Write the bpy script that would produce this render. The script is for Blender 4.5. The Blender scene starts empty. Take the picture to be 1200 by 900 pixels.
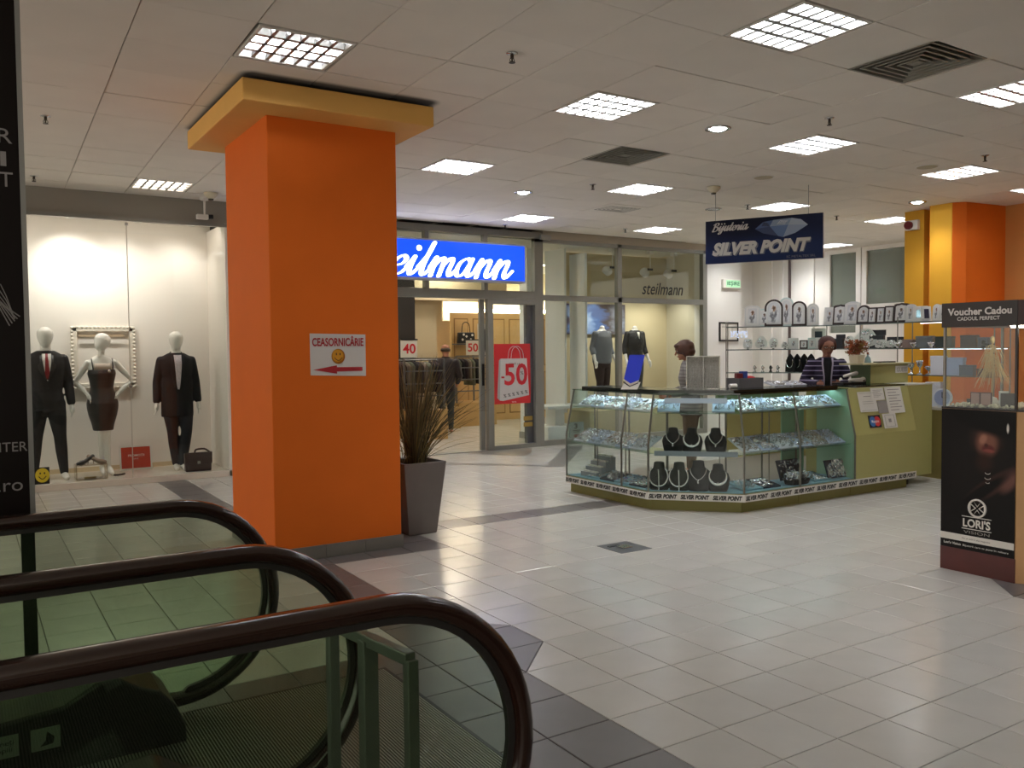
import bpy, bmesh, math, random
import numpy as np
from mathutils import Vector, Matrix, Euler
random.seed(7)
C = bpy.context.scene.collection
SC = bpy.context.scene
PI = math.pi

# ------------------------------------------------------------------ camera, world, exposure
EYE = Vector((0, 0, 1.624))
def cam_axes(yaw=0.565479761, pit=-0.0398012411, roll=-0.0098714457):
    cy, sy = math.cos(yaw), math.sin(yaw)
    f = Vector((sy*math.cos(pit), cy*math.cos(pit), math.sin(pit)))
    r0 = Vector((cy, -sy, 0)); u0 = r0.cross(f)
    return r0*math.cos(roll)+u0*math.sin(roll), -r0*math.sin(roll)+u0*math.cos(roll), f
CR, CU, CF = cam_axes()
cd = bpy.data.cameras.new('camera'); cam = bpy.data.objects.new('camera', cd); C.objects.link(cam)
cd.sensor_width = 36; cd.lens = 1009.685/1200*36; cd.clip_start = .05; cd.clip_end = 200
cam.matrix_world = Matrix(((CR.x, CU.x, -CF.x, EYE.x), (CR.y, CU.y, -CF.y, EYE.y), (CR.z, CU.z, -CF.z, EYE.z), (0, 0, 0, 1)))
SC.camera = cam
w = bpy.data.worlds.new('world'); SC.world = w; w.use_nodes = True
w.node_tree.nodes['Background'].inputs[0].default_value = (1, .93, .82, 1)
w.node_tree.nodes['Background'].inputs[1].default_value = .68
SC.view_settings.view_transform = 'Standard'; SC.view_settings.look = 'None'
SC.view_settings.exposure = 1.27; SC.view_settings.gamma = 1; SC.view_settings.use_curve_mapping = False
cy = SC.cycles
cy.use_denoising = True; cy.max_bounces = 14; cy.transparent_max_bounces = 40; cy.diffuse_bounces = 5; cy.glossy_bounces = 4
cy.transmission_bounces = 6; cy.sample_clamp_indirect = 4; cy.caustics_reflective = False; cy.caustics_refractive = False
TUBE = 27.0        # radiance of a lit fluorescent tube
def proj(p):
    d = Vector(p)-EYE; z = d.dot(CF)
    return (600+1009.685*d.dot(CR)/z, 450-1009.685*d.dot(CU)/z, z) if z > .2 else None

# ------------------------------------------------------------------ helpers
def lin(h):
    h = h.lstrip('#'); v = [int(h[i:i+2], 16)/255 for i in (0, 2, 4)]
    return tuple(x/12.92 if x <= .04045 else ((x+.055)/1.055)**2.4 for x in v)+(1,)
MATS = {}
def M(name, hexc='#808080', rough=.5, metal=0., spec=.5, emit=0., var=0., vscale=8., bump=0., bscale=60., rnd=0., coat=0.):
    if name in MATS: return MATS[name]
    m = bpy.data.materials.new(name); m.use_nodes = True; nt = m.node_tree; n = nt.nodes; L = nt.links
    b = n['Principled BSDF']; c = lin(hexc)
    b.inputs['Base Color'].default_value = c; b.inputs['Roughness'].default_value = rough
    b.inputs['Metallic'].default_value = metal; b.inputs['Specular IOR Level'].default_value = spec
    b.inputs['Coat Weight'].default_value = coat
    if emit: b.inputs['Emission Color'].default_value = c; b.inputs['Emission Strength'].default_value = emit
    src = None
    if var or bump:
        tc = n.new('ShaderNodeTexCoord')
        if var:
            t = n.new('ShaderNodeTexNoise'); t.inputs['Scale'].default_value = vscale; t.inputs['Detail'].default_value = 5
            L.new(tc.outputs['Object'], t.inputs['Vector'])
            mr = n.new('ShaderNodeMapRange'); mr.inputs[1].default_value = .25; mr.inputs[2].default_value = .75
            mr.inputs[3].default_value = 1-var; mr.inputs[4].default_value = 1+var
            L.new(t.outputs[0], mr.inputs[0]); src = mr.outputs[0]
        if bump:
            t = n.new('ShaderNodeTexNoise'); t.inputs['Scale'].default_value = bscale; t.inputs['Detail'].default_value = 3
            L.new(tc.outputs['Object'], t.inputs['Vector'])
            bp = n.new('ShaderNodeBump'); bp.inputs['Strength'].default_value = bump; bp.inputs['Distance'].default_value = .01
            L.new(t.outputs[0], bp.inputs['Height']); L.new(bp.outputs[0], b.inputs['Normal'])
    if rnd:
        oi = n.new('ShaderNodeObjectInfo'); mr = n.new('ShaderNodeMapRange')
        mr.inputs[3].default_value = 1-rnd; mr.inputs[4].default_value = 1+rnd; L.new(oi.outputs['Random'], mr.inputs[0])
        if src:
            mu = n.new('ShaderNodeMath'); mu.operation = 'MULTIPLY'; L.new(src, mu.inputs[0]); L.new(mr.outputs[0], mu.inputs[1]); src = mu.outputs[0]
        else: src = mr.outputs[0]
    if src:
        vm = n.new('ShaderNodeVectorMath'); vm.operation = 'SCALE'; vm.inputs[0].default_value = c[:3]
        L.new(src, vm.inputs['Scale']); L.new(vm.outputs[0], b.inputs['Base Color'])
    MATS[name] = m; return m
def G(name, tint='#f4faf6', refl=.05, edge=.55, rough=.02):
    """clear pane: tinted transparency with a mirror reflection that grows at grazing angles"""
    if name in MATS: return MATS[name]
    m = bpy.data.materials.new(name); m.use_nodes = True; nt = m.node_tree; n = nt.nodes; L = nt.links
    n.remove(n['Principled BSDF']); out = n['Material Output']
    tr = n.new('ShaderNodeBsdfTransparent'); tr.inputs[0].default_value = lin(tint)
    gl = n.new('ShaderNodeBsdfGlossy'); gl.inputs['Roughness'].default_value = rough; gl.inputs[0].default_value = (1, 1, 1, 1)
    lw = n.new('ShaderNodeLayerWeight'); lw.inputs[0].default_value = .5
    pw = n.new('ShaderNodeMath'); pw.operation = 'POWER'; pw.inputs[1].default_value = 4; L.new(lw.outputs['Facing'], pw.inputs[0])
    ma = n.new('ShaderNodeMath'); ma.operation = 'MULTIPLY_ADD'; ma.inputs[1].default_value = edge; ma.inputs[2].default_value = refl
    L.new(pw.outputs[0], ma.inputs[0]); mx = n.new('ShaderNodeMixShader')
    L.new(ma.outputs[0], mx.inputs[0]); L.new(tr.outputs[0], mx.inputs[1]); L.new(gl.outputs[0], mx.inputs[2]); L.new(mx.outputs[0], out.inputs[0])
    MATS[name] = m; return m
def PRINT(name, base, blobs, rough=.55, emit=0., axes=(0, 2), spec=.15, noise=0.):
    """flat printed picture: soft coloured ellipses over a base colour, laid out in the panel's own 0..1 box
    blob = (cx, cy, rx, ry, rot_deg, colour, softness)"""
    if name in MATS: return MATS[name]
    m = bpy.data.materials.new(name); m.use_nodes = True; nt = m.node_tree; n = nt.nodes; L = nt.links
    b = n['Principled BSDF']; b.inputs['Roughness'].default_value = rough; b.inputs['Specular IOR Level'].default_value = spec
    tc = n.new('ShaderNodeTexCoord'); sp = n.new('ShaderNodeSeparateXYZ'); L.new(tc.outputs['Generated'], sp.inputs[0])
    def mth(op, a, c=None, d=None):
        q = n.new('ShaderNodeMath'); q.operation = op
        for i, v in enumerate((a, c, d)):
            if v is None: continue
            if isinstance(v, (int, float)): q.inputs[i].default_value = v
            else: L.new(v, q.inputs[i])
        return q.outputs[0]
    X, Y = sp.outputs[axes[0]], sp.outputs[axes[1]]
    if axes[0] == 1: X = mth('SUBTRACT', 1., X)
    if noise:
        t = n.new('ShaderNodeTexNoise'); t.inputs['Scale'].default_value = 9; L.new(tc.outputs['Generated'], t.inputs[0])
        dlt = mth('MULTIPLY', mth('SUBTRACT', t.outputs[0], .5), noise); X = mth('ADD', X, dlt); Y = mth('ADD', Y, dlt)
    col = None
    for cx, cz, rx, ry, rot, hx, soft in blobs:
        a = math.radians(rot); dx = mth('SUBTRACT', X, cx); dy = mth('SUBTRACT', Y, cz)
        u = mth('ADD', mth('MULTIPLY', dx, math.cos(a)/rx), mth('MULTIPLY', dy, math.sin(a)/rx))
        v = mth('ADD', mth('MULTIPLY', dx, -math.sin(a)/ry), mth('MULTIPLY', dy, math.cos(a)/ry))
        d = mth('SQRT', mth('ADD', mth('MULTIPLY', u, u), mth('MULTIPLY', v, v)))
        mr = n.new('ShaderNodeMapRange'); mr.interpolation_type = 'SMOOTHSTEP'; mr.inputs[1].default_value = 1+soft; mr.inputs[2].default_value = 1-soft
        L.new(d, mr.inputs[0]); mx = n.new('ShaderNodeMix'); mx.data_type = 'RGBA'; L.new(mr.outputs[0], mx.inputs[0])
        if col is None: mx.inputs[6].default_value = lin(base)
        else: L.new(col, mx.inputs[6])
        mx.inputs[7].default_value = lin(hx); col = mx.outputs[2]
    if col is None: b.inputs['Base Color'].default_value = lin(base)
    else:
        L.new(col, b.inputs['Base Color'])
        if emit: L.new(col, b.inputs['Emission Color']); b.inputs['Emission Strength'].default_value = emit
    MATS[name] = m; return m

class MB:
    def __init__(s): s.v = []; s.f = []
    def add(s, vs, fs):
        o = len(s.v); s.v += [tuple(p) for p in vs]; s.f += [tuple(i+o for i in q) for q in fs]; return s
    def box(s, x0, y0, z0, x1, y1, z1):
        return s.add([(x0,y0,z0),(x1,y0,z0),(x1,y1,z0),(x0,y1,z0),(x0,y0,z1),(x1,y0,z1),(x1,y1,z1),(x0,y1,z1)],
                     [(3,2,1,0),(4,5,6,7),(0,1,5,4),(1,2,6,5),(2,3,7,6),(3,0,4,7)])
    def bar(s, p0, p1, w, d, up=(0,0,1)):
        """rectangular bar from p0 to p1, w wide and d deep"""
        p0, p1 = Vector(p0), Vector(p1); t = (p1-p0).normalized(); u = Vector(up)
        if abs(t.dot(u)) > .95: u = Vector((0,1,0))
        a = t.cross(u).normalized()*w/2; b = a.cross(t).normalized()*d/2
        vs = [q+i*a+j*b for q in (p0,p1) for i,j in ((-1,-1),(1,-1),(1,1),(-1,1))]
        return s.add(vs, [(0,1,2,3),(7,6,5,4),(0,4,5,1),(1,5,6,2),(2,6,7,3),(3,7,4,0)])
    def prism(s, poly, a0, a1, axis='z'):
        """polygon extruded along an axis: z -> (x,y), y -> (x,z), x -> (y,z)"""
        n = len(poly); mk = {'z': lambda p,a:(p[0],p[1],a), 'y': lambda p,a:(p[0],a,p[1]), 'x': lambda p,a:(a,p[0],p[1])}[axis]
        vs = [mk(p,a0) for p in poly]+[mk(p,a1) for p in poly]
        return s.add(vs, [tuple(range(n-1,-1,-1)), tuple(range(n,2*n))]+[(i,(i+1)%n,n+(i+1)%n,n+i) for i in range(n)])
    def loft(s, rings, cap=True, closed=False):
        n = len(rings[0]); vs = [p for r in rings for p in r]; fs = []
        K = len(rings)
        for k in range(K if closed else K-1):
            for i in range(n):
                a, b = k*n+i, k*n+(i+1)%n; c, d = ((k+1)%K)*n+(i+1)%n, ((k+1)%K)*n+i
                fs.append((a,b,c,d))
        if cap and not closed: fs += [tuple(range(n-1,-1,-1)), tuple((K-1)*n+i for i in range(n))]
        return s.add(vs, fs)
    def lathe(s, prof, n=16, c=(0,0,0), sx=1, sy=1):
        return s.loft([[(c[0]+r*sx*math.cos(2*PI*i/n), c[1]+r*sy*math.sin(2*PI*i/n), c[2]+z) for i in range(n)] for r,z in prof])
    def ell(s, c, r, nu=14, nv=9):
        return s.loft([[(c[0]+r[0]*math.cos(2*PI*i/nu)*math.sin(PI*k/nv), c[1]+r[1]*math.sin(2*PI*i/nu)*math.sin(PI*k/nv), c[2]-r[2]*math.cos(PI*k/nv)) for i in range(nu)] for k in [.12]+list(range(1,nv))+[nv-.12]])
    def tube(s, path, r, n=8, closed=False, flat=1.):
        P = [Vector(p) for p in path]; K = len(P); R = r if hasattr(r,'__len__') else [r]*K; rings = []; pu = None
        for k in range(K):
            t = (P[(k+1)%K]-P[k-1]) if closed else (P[min(k+1,K-1)]-P[max(k-1,0)])
            t.normalize()
            if pu is None:
                u = Vector((0,0,1)) if abs(t.z) < .9 else Vector((1,0,0))
            else: u = pu
            u = (u-t*u.dot(t)).normalized(); pu = u; v = t.cross(u)
            rings.append([P[k]+R[k]*(math.cos(2*PI*i/n)*u*flat+math.sin(2*PI*i/n)*v) for i in range(n)])
        return s.loft(rings, closed=closed)
    def limb(s, path, r, n=12):
        """tapered tube with rounded ends"""
        P = [Vector(p) for p in path]; R = list(r)
        d0 = (P[0]-P[1]).normalized(); d1 = (P[-1]-P[-2]).normalized()
        P = [P[0]+d0*R[0]*.8, P[0]+d0*R[0]*.5]+P+[P[-1]+d1*R[-1]*.5, P[-1]+d1*R[-1]*.8]
        R = [R[0]*.4, R[0]*.85]+R+[R[-1]*.85, R[-1]*.4]
        return s.tube(P, R, n)
    def grid(s, fn, nu, nv, thick=None):
        vs = [fn(i/nu, j/nv) for j in range(nv+1) for i in range(nu+1)]; W = nu+1
        return s.add(vs, [(j*W+i, j*W+i+1, (j+1)*W+i+1, (j+1)*W+i) for j in range(nv) for i in range(nu)])
    def xf(s, m, start=0):
        s.v = s.v[:start]+[tuple(m @ Vector(p)) for p in s.v[start:]]; return s

def root_of(o):
    while o.parent: o = o.parent
    return o
def to_mesh(name, mb, world_off=None):
    me = bpy.data.meshes.new(name)
    vs = mb.v if world_off is None else [(p[0]-world_off[0], p[1]-world_off[1], p[2]-world_off[2]) for p in mb.v]
    me.from_pydata(vs, [], mb.f); me.validate(); return me
def clean(me):
    bm = bmesh.new(); bm.from_mesh(me); bmesh.ops.recalc_face_normals(bm, faces=bm.faces); bm.to_mesh(me); bm.free()
def put(name, me, parent=None, kind=None, label=None):
    o = bpy.data.objects.new(name, me); C.objects.link(o)
    if parent: o.parent = parent
    if kind: o['kind'] = kind
    if label: o['label'] = label
    return o
def P(name, mb, mat, parent=None, world=True, bevel=0, smooth=False, kind=None, label=None, sub=0, solid=0):
    """one mesh object; with world=True the shapes are given in room coordinates"""
    off = tuple(root_of(parent).location) if (parent and world) else None
    me = to_mesh(name, mb, off); clean(me); me.materials.append(mat)
    if smooth:
        me.polygons.foreach_set('use_smooth', [True]*len(me.polygons))
    o = put(name, me, parent, kind, label)
    if smooth == 'auto' or bevel:
        pass
    if solid: md = o.modifiers.new('solid','SOLIDIFY'); md.thickness = solid; md.offset = 0
    if bevel: md = o.modifiers.new('bevel','BEVEL'); md.width = bevel; md.segments = 2; md.limit_method = 'ANGLE'
    if sub: md = o.modifiers.new('sub','SUBSURF'); md.levels = sub; md.render_levels = sub
    return o
def T(name, label, cat, loc=(0,0,0), rz=0., group=None):
    o = bpy.data.objects.new(name, None); C.objects.link(o); o.location = loc; o.rotation_euler = (0,0,rz)
    o.empty_display_size = .1; o['label'] = label; o['category'] = cat
    if group: o['group'] = group
    return o
def S(name, loc=(0,0,0)):
    o = bpy.data.objects.new(name, None); C.objects.link(o); o.location = loc; o['kind'] = 'structure'; o.empty_display_size = .1; return o
def tag(o, label, cat, group=None):
    o['label'] = label; o['category'] = cat
    if group: o['group'] = group
    return o
def dup(root, loc=None, rz=None, label=None, group=None):
    r = root.copy(); C.objects.link(r)
    if loc is not None: r.location = loc
    if rz is not None: r.rotation_euler = (0,0,rz)
    if label: r['label'] = label
    if group: r['group'] = group
    for ch in list(root.children):
        c = ch.copy(); C.objects.link(c); c.parent = r
        for g in list(ch.children):
            d = g.copy(); C.objects.link(d); d.parent = c
    return r
def evaluated(o):
    dg = bpy.context.evaluated_depsgraph_get(); return bpy.data.meshes.new_from_object(o.evaluated_get(dg))
def remesh(name, mb, mat, parent, voxel=.01, smooth=4, world=False, label=None):
    """many overlapping closed shapes fused into ONE continuous skin"""
    me = to_mesh(name, mb, tuple(root_of(parent).location) if world else None); clean(me)
    o = bpy.data.objects.new('t', me); C.objects.link(o)
    md = o.modifiers.new('r','REMESH'); md.mode = 'VOXEL'; md.voxel_size = voxel
    if smooth: md = o.modifiers.new('s','SMOOTH'); md.iterations = smooth; md.factor = .5
    m2 = evaluated(o); bpy.data.objects.remove(o); m2.name = name; m2.materials.clear(); m2.materials.append(mat)
    m2.polygons.foreach_set('use_smooth', [True]*len(m2.polygons))
    m2.update()
    return put(name, m2, parent, None, label)
TXT = {}
def text(s, mat, parent, o, xd, w, h, ext=.002, shear=0., bold=0., name='lettering', up=(0,0,1), world=True, label=None, space=1.):
    """lettering fitted into a w x h box whose bottom-left corner is o; reads along xd, faces xd x up"""
    key = (s, shear, bold, space)
    if key not in TXT:
        cu = bpy.data.curves.new('txt','FONT'); cu.body = s; cu.size = 1; cu.shear = shear; cu.offset = bold; cu.resolution_u = 3; cu.space_character = space
        t = bpy.data.objects.new('txt', cu); C.objects.link(t); me = evaluated(t); bpy.data.objects.remove(t)
        co = np.array([v.co[:] for v in me.vertices]); lo, hi = co.min(0), co.max(0)
        fs = [tuple(p.vertices) for p in me.polygons]; TXT[key] = (((co-lo)/np.maximum(hi-lo, 1e-6)), fs)
    co, fs = TXT[key]; xd = Vector(xd).normalized(); up = Vector(up).normalized(); nn = xd.cross(up); o = Vector(o)
    mb = MB(); mb.add([o+xd*c[0]*w+up*c[1]*h+nn*ext for c in co], fs)
    off = tuple(root_of(parent).location) if world else None
    me = to_mesh(name, mb, off); me.materials.append(mat)
    ob = put(name, me, parent, None, label)
    return ob
def catmull(pts, n=8):
    P_ = [Vector(p) for p in pts]; P_ = [P_[0]*2-P_[1]]+P_+[P_[-1]*2-P_[-2]]; out = []
    for i in range(1, len(P_)-2):
        a,b,c,d = P_[i-1:i+3]
        for k in range(n):
            t = k/n; out.append(.5*((2*b)+(c-a)*t+(2*a-5*b+4*c-d)*t*t+(3*b-a-3*c+d)*t**3))
    out.append(P_[-2]); return out
# ------------------------------------------------------------------ materials of the setting
m_cream = M('floor_tile_cream', '#c6c4bd', .2, spec=.5, var=.05, vscale=3, rnd=.035)
m_grey = M('floor_tile_grey', '#6b6867', .3, var=.08, vscale=4, rnd=.05)
m_joint = M('tile_joint', '#2c2620', .9)
m_white = M('white_paint', '#dcd8d0', .6)
m_alu = M('brushed_aluminium', '#9a9a96', .35, metal=.6, spec=.5)
m_aluD = M('grey_frame_paint', '#86857f', .45, metal=.2)
m_orange = M('orange_wall_paint', '#dc6a1e', .7, spec=.2, var=.03, vscale=3, bump=.05, bscale=90)
m_amber = M('amber_wall_paint', '#d09a30', .7, spec=.2, var=.03, vscale=3)
m_ochre = M('ochre_capital_paint', '#e2ad5e', .7, spec=.2, var=.04, vscale=3)
m_black = M('black_paint', '#0e0d0d', .4)
m_cgrey = M('ceiling_shadow_gap', '#3a352e', .9)
m_glass = G('clear_glass', '#f6faf8', .022, .4)
m_glassE = G('green_escalator_glass', '#e5eee3', .03, .4)
m_glassS = G('shelf_glass', '#dfeee6', .06, .6)
# ceiling panels: mineral fibre, darkened close around the pillar head
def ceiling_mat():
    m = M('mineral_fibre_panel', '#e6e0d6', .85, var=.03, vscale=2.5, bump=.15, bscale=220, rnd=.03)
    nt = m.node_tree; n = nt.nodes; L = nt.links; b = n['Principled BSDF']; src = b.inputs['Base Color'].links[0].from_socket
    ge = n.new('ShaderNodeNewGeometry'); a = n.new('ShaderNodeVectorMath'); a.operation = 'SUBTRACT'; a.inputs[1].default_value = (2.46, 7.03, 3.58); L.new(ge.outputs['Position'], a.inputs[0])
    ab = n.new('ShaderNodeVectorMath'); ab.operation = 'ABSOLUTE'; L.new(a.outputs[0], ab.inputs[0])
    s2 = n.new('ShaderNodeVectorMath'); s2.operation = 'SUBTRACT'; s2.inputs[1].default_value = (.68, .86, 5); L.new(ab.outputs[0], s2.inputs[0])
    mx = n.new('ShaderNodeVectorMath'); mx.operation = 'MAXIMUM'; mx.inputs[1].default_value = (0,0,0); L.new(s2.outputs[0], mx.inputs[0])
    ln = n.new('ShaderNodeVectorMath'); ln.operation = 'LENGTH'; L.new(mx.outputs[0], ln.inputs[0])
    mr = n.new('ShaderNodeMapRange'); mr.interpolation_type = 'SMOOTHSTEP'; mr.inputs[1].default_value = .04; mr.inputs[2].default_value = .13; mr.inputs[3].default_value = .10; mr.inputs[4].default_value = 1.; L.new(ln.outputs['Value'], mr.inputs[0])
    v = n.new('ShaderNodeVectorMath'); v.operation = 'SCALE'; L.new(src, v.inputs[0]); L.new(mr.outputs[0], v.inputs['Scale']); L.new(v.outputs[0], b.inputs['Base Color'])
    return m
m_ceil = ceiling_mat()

# ------------------------------------------------------------------ floor
TS = .333; FX, FY = 2.6757, 3.9165
floor = S('floor')
P('screed', MB().box(-6, -3, -.06, 17, 21, -.012), m_joint, floor)
def floor_kind(ix, iy):
    x0, y0 = FX+TS*ix, FY+TS*iy
    if ix == -2 and y0 < 11.3: return 'g'
    if ix <= -2 and y0 < 3.6: return 'g'
    if iy == 0 and ix <= -1: return 'g'
    if (ix, iy) == (-1, -1): return 't1'
    if (ix, iy) == (-1, 1): return 't2'
    if iy == 7 and -2 <= ix <= 1: return 'g'
    if ix == 1 and iy == 8: return 'g'
    if iy == 9 and 0 <= ix <= 10: return 'g'
    if (ix, iy) == (9, -3): return 't3'
    if ix >= 10 and iy == -3: return 'g'
    if ix >= 9 and iy <= -4: return 'g'
    return 'c'
def area2(pts):
    if any(p is None for p in pts): return 0
    xs = [p[0] for p in pts]; ys = [p[1] for p in pts]
    if max(xs) < 0 or min(xs) > 1200 or max(ys) < 0 or min(ys) > 900: return 0
    a = 0
    for i in range(len(pts)): a += pts[i-1][0]*pts[i][1]-pts[i][0]*pts[i-1][1]
    return abs(a)/2
h = TS/2-.0022; c_ = .003
def tile_mb(poly):
    n = len(poly); cx = sum(p[0] for p in poly)/n; cyy = sum(p[1] for p in poly)/n
    ins = []
    for p in poly:
        d = Vector((cx-p[0], cyy-p[1])); d.normalize(); ins.append((p[0]+d.x*c_*1.4, p[1]+d.y*c_*1.4))
    b = MB(); b.v = [(p[0],p[1],-.012) for p in poly]+[(p[0],p[1],-.002) for p in poly]+[(p[0],p[1],0) for p in ins]
    b.f = [(i,(i+1)%n,n+(i+1)%n,n+i) for i in range(n)]+[(n+i,n+(i+1)%n,2*n+(i+1)%n,2*n+i) for i in range(n)]+[tuple(range(2*n,3*n))]
    return b
sq = [(-h,-h),(h,-h),(h,h),(-h,h)]
TM = {}
for k, mt in (('c',m_cream),('g',m_grey)):
    me = to_mesh('floor_tile', tile_mb(sq)); clean(me); me.materials.append(mt); TM[k] = me
cells = []
for ix in range(-24, 38):
    for iy in range(-9, 48):
        x, y = FX+TS*(ix+.5), FY+TS*(iy+.5)
        if x < 1.70 and y < 4.0: continue
        if y > 11.6 and x < 3.0: continue
        k = floor_kind(ix, iy)
        cells.append((area2([proj((x+a,y+b,0)) for a,b in sq]), k, x, y))
cells.sort(key=lambda t: -t[0])
rest = {'c':MB(),'g':MB()}
tri = {'t1':([(-h,-h+.003),(h-.003,h),(-h,h)],[(-h+.003,-h),(h,-h),(h,h-.003)]), 't2':([(-h,-h),(h-.003,-h),(-h,h-.003)],[(h,-h+.003),(h,h),(-h+.003,h)]),
       't3':([(-h+.003,-h),(h,-h),(h,h-.003)],[(-h,-h+.003),(h-.003,h),(-h,h)])}
nt_ = 0
for a, k, x, y in cells:
    if k in tri:
        for poly, kk in zip(tri[k], 'gc'):
            o = P('floor_tile', tile_mb(poly), m_grey if kk == 'g' else m_cream, floor, world=False); o.location = (x,y,0)
        continue
    if nt_ < 290 and a > 0:
        o = put('floor_tile', TM[k], floor); o.location = (x,y,0); nt_ += 1
    else:
        b = tile_mb(sq); rest[k].add([(p[0]+x,p[1]+y,p[2]) for p in b.v], b.f)
P('floor_tiles_far', rest['c'], m_cream, floor, kind='stuff'); P('grey_tiles_far', rest['g'], m_grey, floor, kind='stuff')
# diagonal grey inlays before the shop door
b = MB(); b.prism([(5.75,10.88),(5.83,10.97),(6.93,9.79),(6.84,9.71)], -.01, .0012); P('floor_inlay', b, m_grey, floor)
b = MB(); b.prism([(6.74,9.80),(6.95,9.62),(8.75,11.55),(8.42,11.62)], -.01, .0013); P('floor_inlay', b, m_grey, floor)
b = MB(); b.prism([(6.55,11.75),(6.9,11.35),(7.15,10.93),(7.42,11.2),(7.75,11.6),(7.7,11.9),(6.9,11.95)], -.01, .0012); P('floor_inlay', b, m_grey, floor)

# ------------------------------------------------------------------ ceiling
ZC = 3.58
def cell(k, m): return (4.387+.645*k+.018*m, 3.593+.652*m+.006*k)
LIGHTS = {(0,0),(4,3),(0,3),(0,7),(4,7),(4,11),(8,11),(-4,3),(-4,11),(4,0),(8,3),(8,7),(12,7),(15,11),(8,0),(0,-4),(4,-4),(8,-4),(12,11),(15,7),(11,3),(11,0),(15,13),(0,11)}
VENTS = {(2,0),(2,5)}
ceiling = S('ceiling', (0,0,ZC))
P('void_above', MB().box(-6,-3,3.74,17,21,3.80), m_cgrey, ceiling)
hx, hy = (.645/2-.0035), (.652/2-.0035)
def pmb(t=.018):
    e = [(s*.5*.645*(hx/.3225)+q*.5*.018, q*.5*.652*(hy/.326)+s*.5*.006) for s,q in ((-1,-1),(1,-1),(1,1),(-1,1))]
    return MB().prism(e, 0, t)
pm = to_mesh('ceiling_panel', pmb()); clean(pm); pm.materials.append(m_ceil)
cl = []
for k in range(-9, 18):
    for m in range(-8, 16):
        if (k,m) in LIGHTS or (k,m) in VENTS: continue
        x, y = cell(k,m)
        if y > 11.62 and x < 11.6: continue
        if y > 14.2 or x > 15.4: continue
        if x > 12.7 and y < 6.3: continue
        q = [proj((x+a,y+b_,ZC)) for a,b_ in ((-.3,-.3),(.3,-.3),(.3,.3),(-.3,.3))]
        cl.append((area2(q), x, y))
cl.sort(key=lambda t: -t[0]); far = MB()
for i, (a, x, y) in enumerate(cl):
    if i < 290 and a > 0:
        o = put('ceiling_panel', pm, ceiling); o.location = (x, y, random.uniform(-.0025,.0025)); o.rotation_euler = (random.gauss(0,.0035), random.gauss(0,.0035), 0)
    else:
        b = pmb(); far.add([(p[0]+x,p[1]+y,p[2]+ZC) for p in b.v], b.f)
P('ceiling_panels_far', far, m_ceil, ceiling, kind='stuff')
# hidden grid of the ceiling: slim bars a little above the panels' faces
b = MB()
for k in range(-9, 19):
    p0, p1 = cell(k-.5,-8), cell(k-.5,16); b.bar((p0[0],p0[1],ZC+.024), (p1[0],p1[1],ZC+.024), .024, .02)
for m in range(-8, 17):
    p0, p1 = cell(-9,m-.5), cell(18,m-.5); b.bar((p0[0],p0[1],ZC+.025), (p1[0],p1[1],ZC+.025), .024, .02)
P('ceiling_grid', b, M('ceiling_grid_bar','#8d8578',.7), ceiling, kind='stuff')

# ------------------------------------------------------------------ orange pillar
pil = S('pillar', (2.49,7.09,0))
m_orF = m_orange
P('shaft', MB().box(1.96,6.487,0,3.017,7.70,3.41), m_orange, pil, bevel=.006)
P('capital', MB().box(1.70,6.17,3.40,3.205,7.93,3.557), m_ochre, pil, bevel=.008)
m_skirt = M('grey_skirting_tile','#77726c',.3,var=.06,vscale=5,rnd=.06)
def skirt(x0,y0,x1,y1):
    P('skirting_tile', MB().box(x0,y0,0,x1,y1,.105), m_skirt, pil, bevel=.002)
xs = [1.945,2.36,2.692,3.03]
for a_, b_ in zip(xs[:-1], xs[1:]): skirt(a_+.0015,6.474,b_-.0015,6.486)
ys = [6.488,6.82,7.15,7.48,7.70]
for a_, b_ in zip(ys[:-1], ys[1:]): skirt(1.946,a_+.0015,1.959,b_-.0015); skirt(3.018,a_+.0015,3.031,b_-.0015)

# ------------------------------------------------------------------ back walls and right side
m_beige = M('warm_cream_wall','#ece3da',.7)
m_greyw = M('grey_beam_paint','#8b867d',.6)
# display window on the left
W2 = S('window_2', (1.8,11.55,0))
P('header_beam', MB().box(-3,11.50,3.285,2.95,11.75,3.60), m_greyw, W2)
P('header_rail', MB().box(-3,11.46,3.245,2.95,11.52,3.29), m_aluD, W2)
P('sill_platform', MB().box(-3,11.50,0,2.93,12.52,.08), M('white_stone_sill','#d9cfc2',.2), W2, bevel=.004)
P('glass_pane', MB().box(-3,11.535,.08,1.724,11.545,3.25), m_glass, W2)
P('glass_pane', MB().box(1.732,11.535,.08,2.90,11.545,3.25), m_glass, W2)
P('glass_joint', MB().box(1.724,11.533,.08,1.732,11.547,3.25), M('clear_silicone','#b9b2a6',.4), W2)
for z in (3.20, 1.2): P('pane_clip', MB().box(1.71,11.525,z,1.746,11.555,z+.03), m_alu, W2)
P('side_frame', MB().box(2.90,11.50,0,2.95,12.6,3.3), m_beige, W2)
S_w = S('wall_back', (0,12.5,0))
P('display_back', MB().box(-3,12.5,0,2.95,12.6,3.6), m_beige, S_w)
P('display_ceiling', MB().box(-3,11.75,3.4,2.95,12.5,3.45), m_white, S_w)
P('display_skirting', MB().box(-3,12.485,.08,2.90,12.5,.14), M('beige_skirting','#cdb795',.5), S_w)
# wall stretch hidden by the pillar
P('blind_wall', MB().box(2.95,11.75,0,4.9,12.0,3.6), m_white, S_w)
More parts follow.
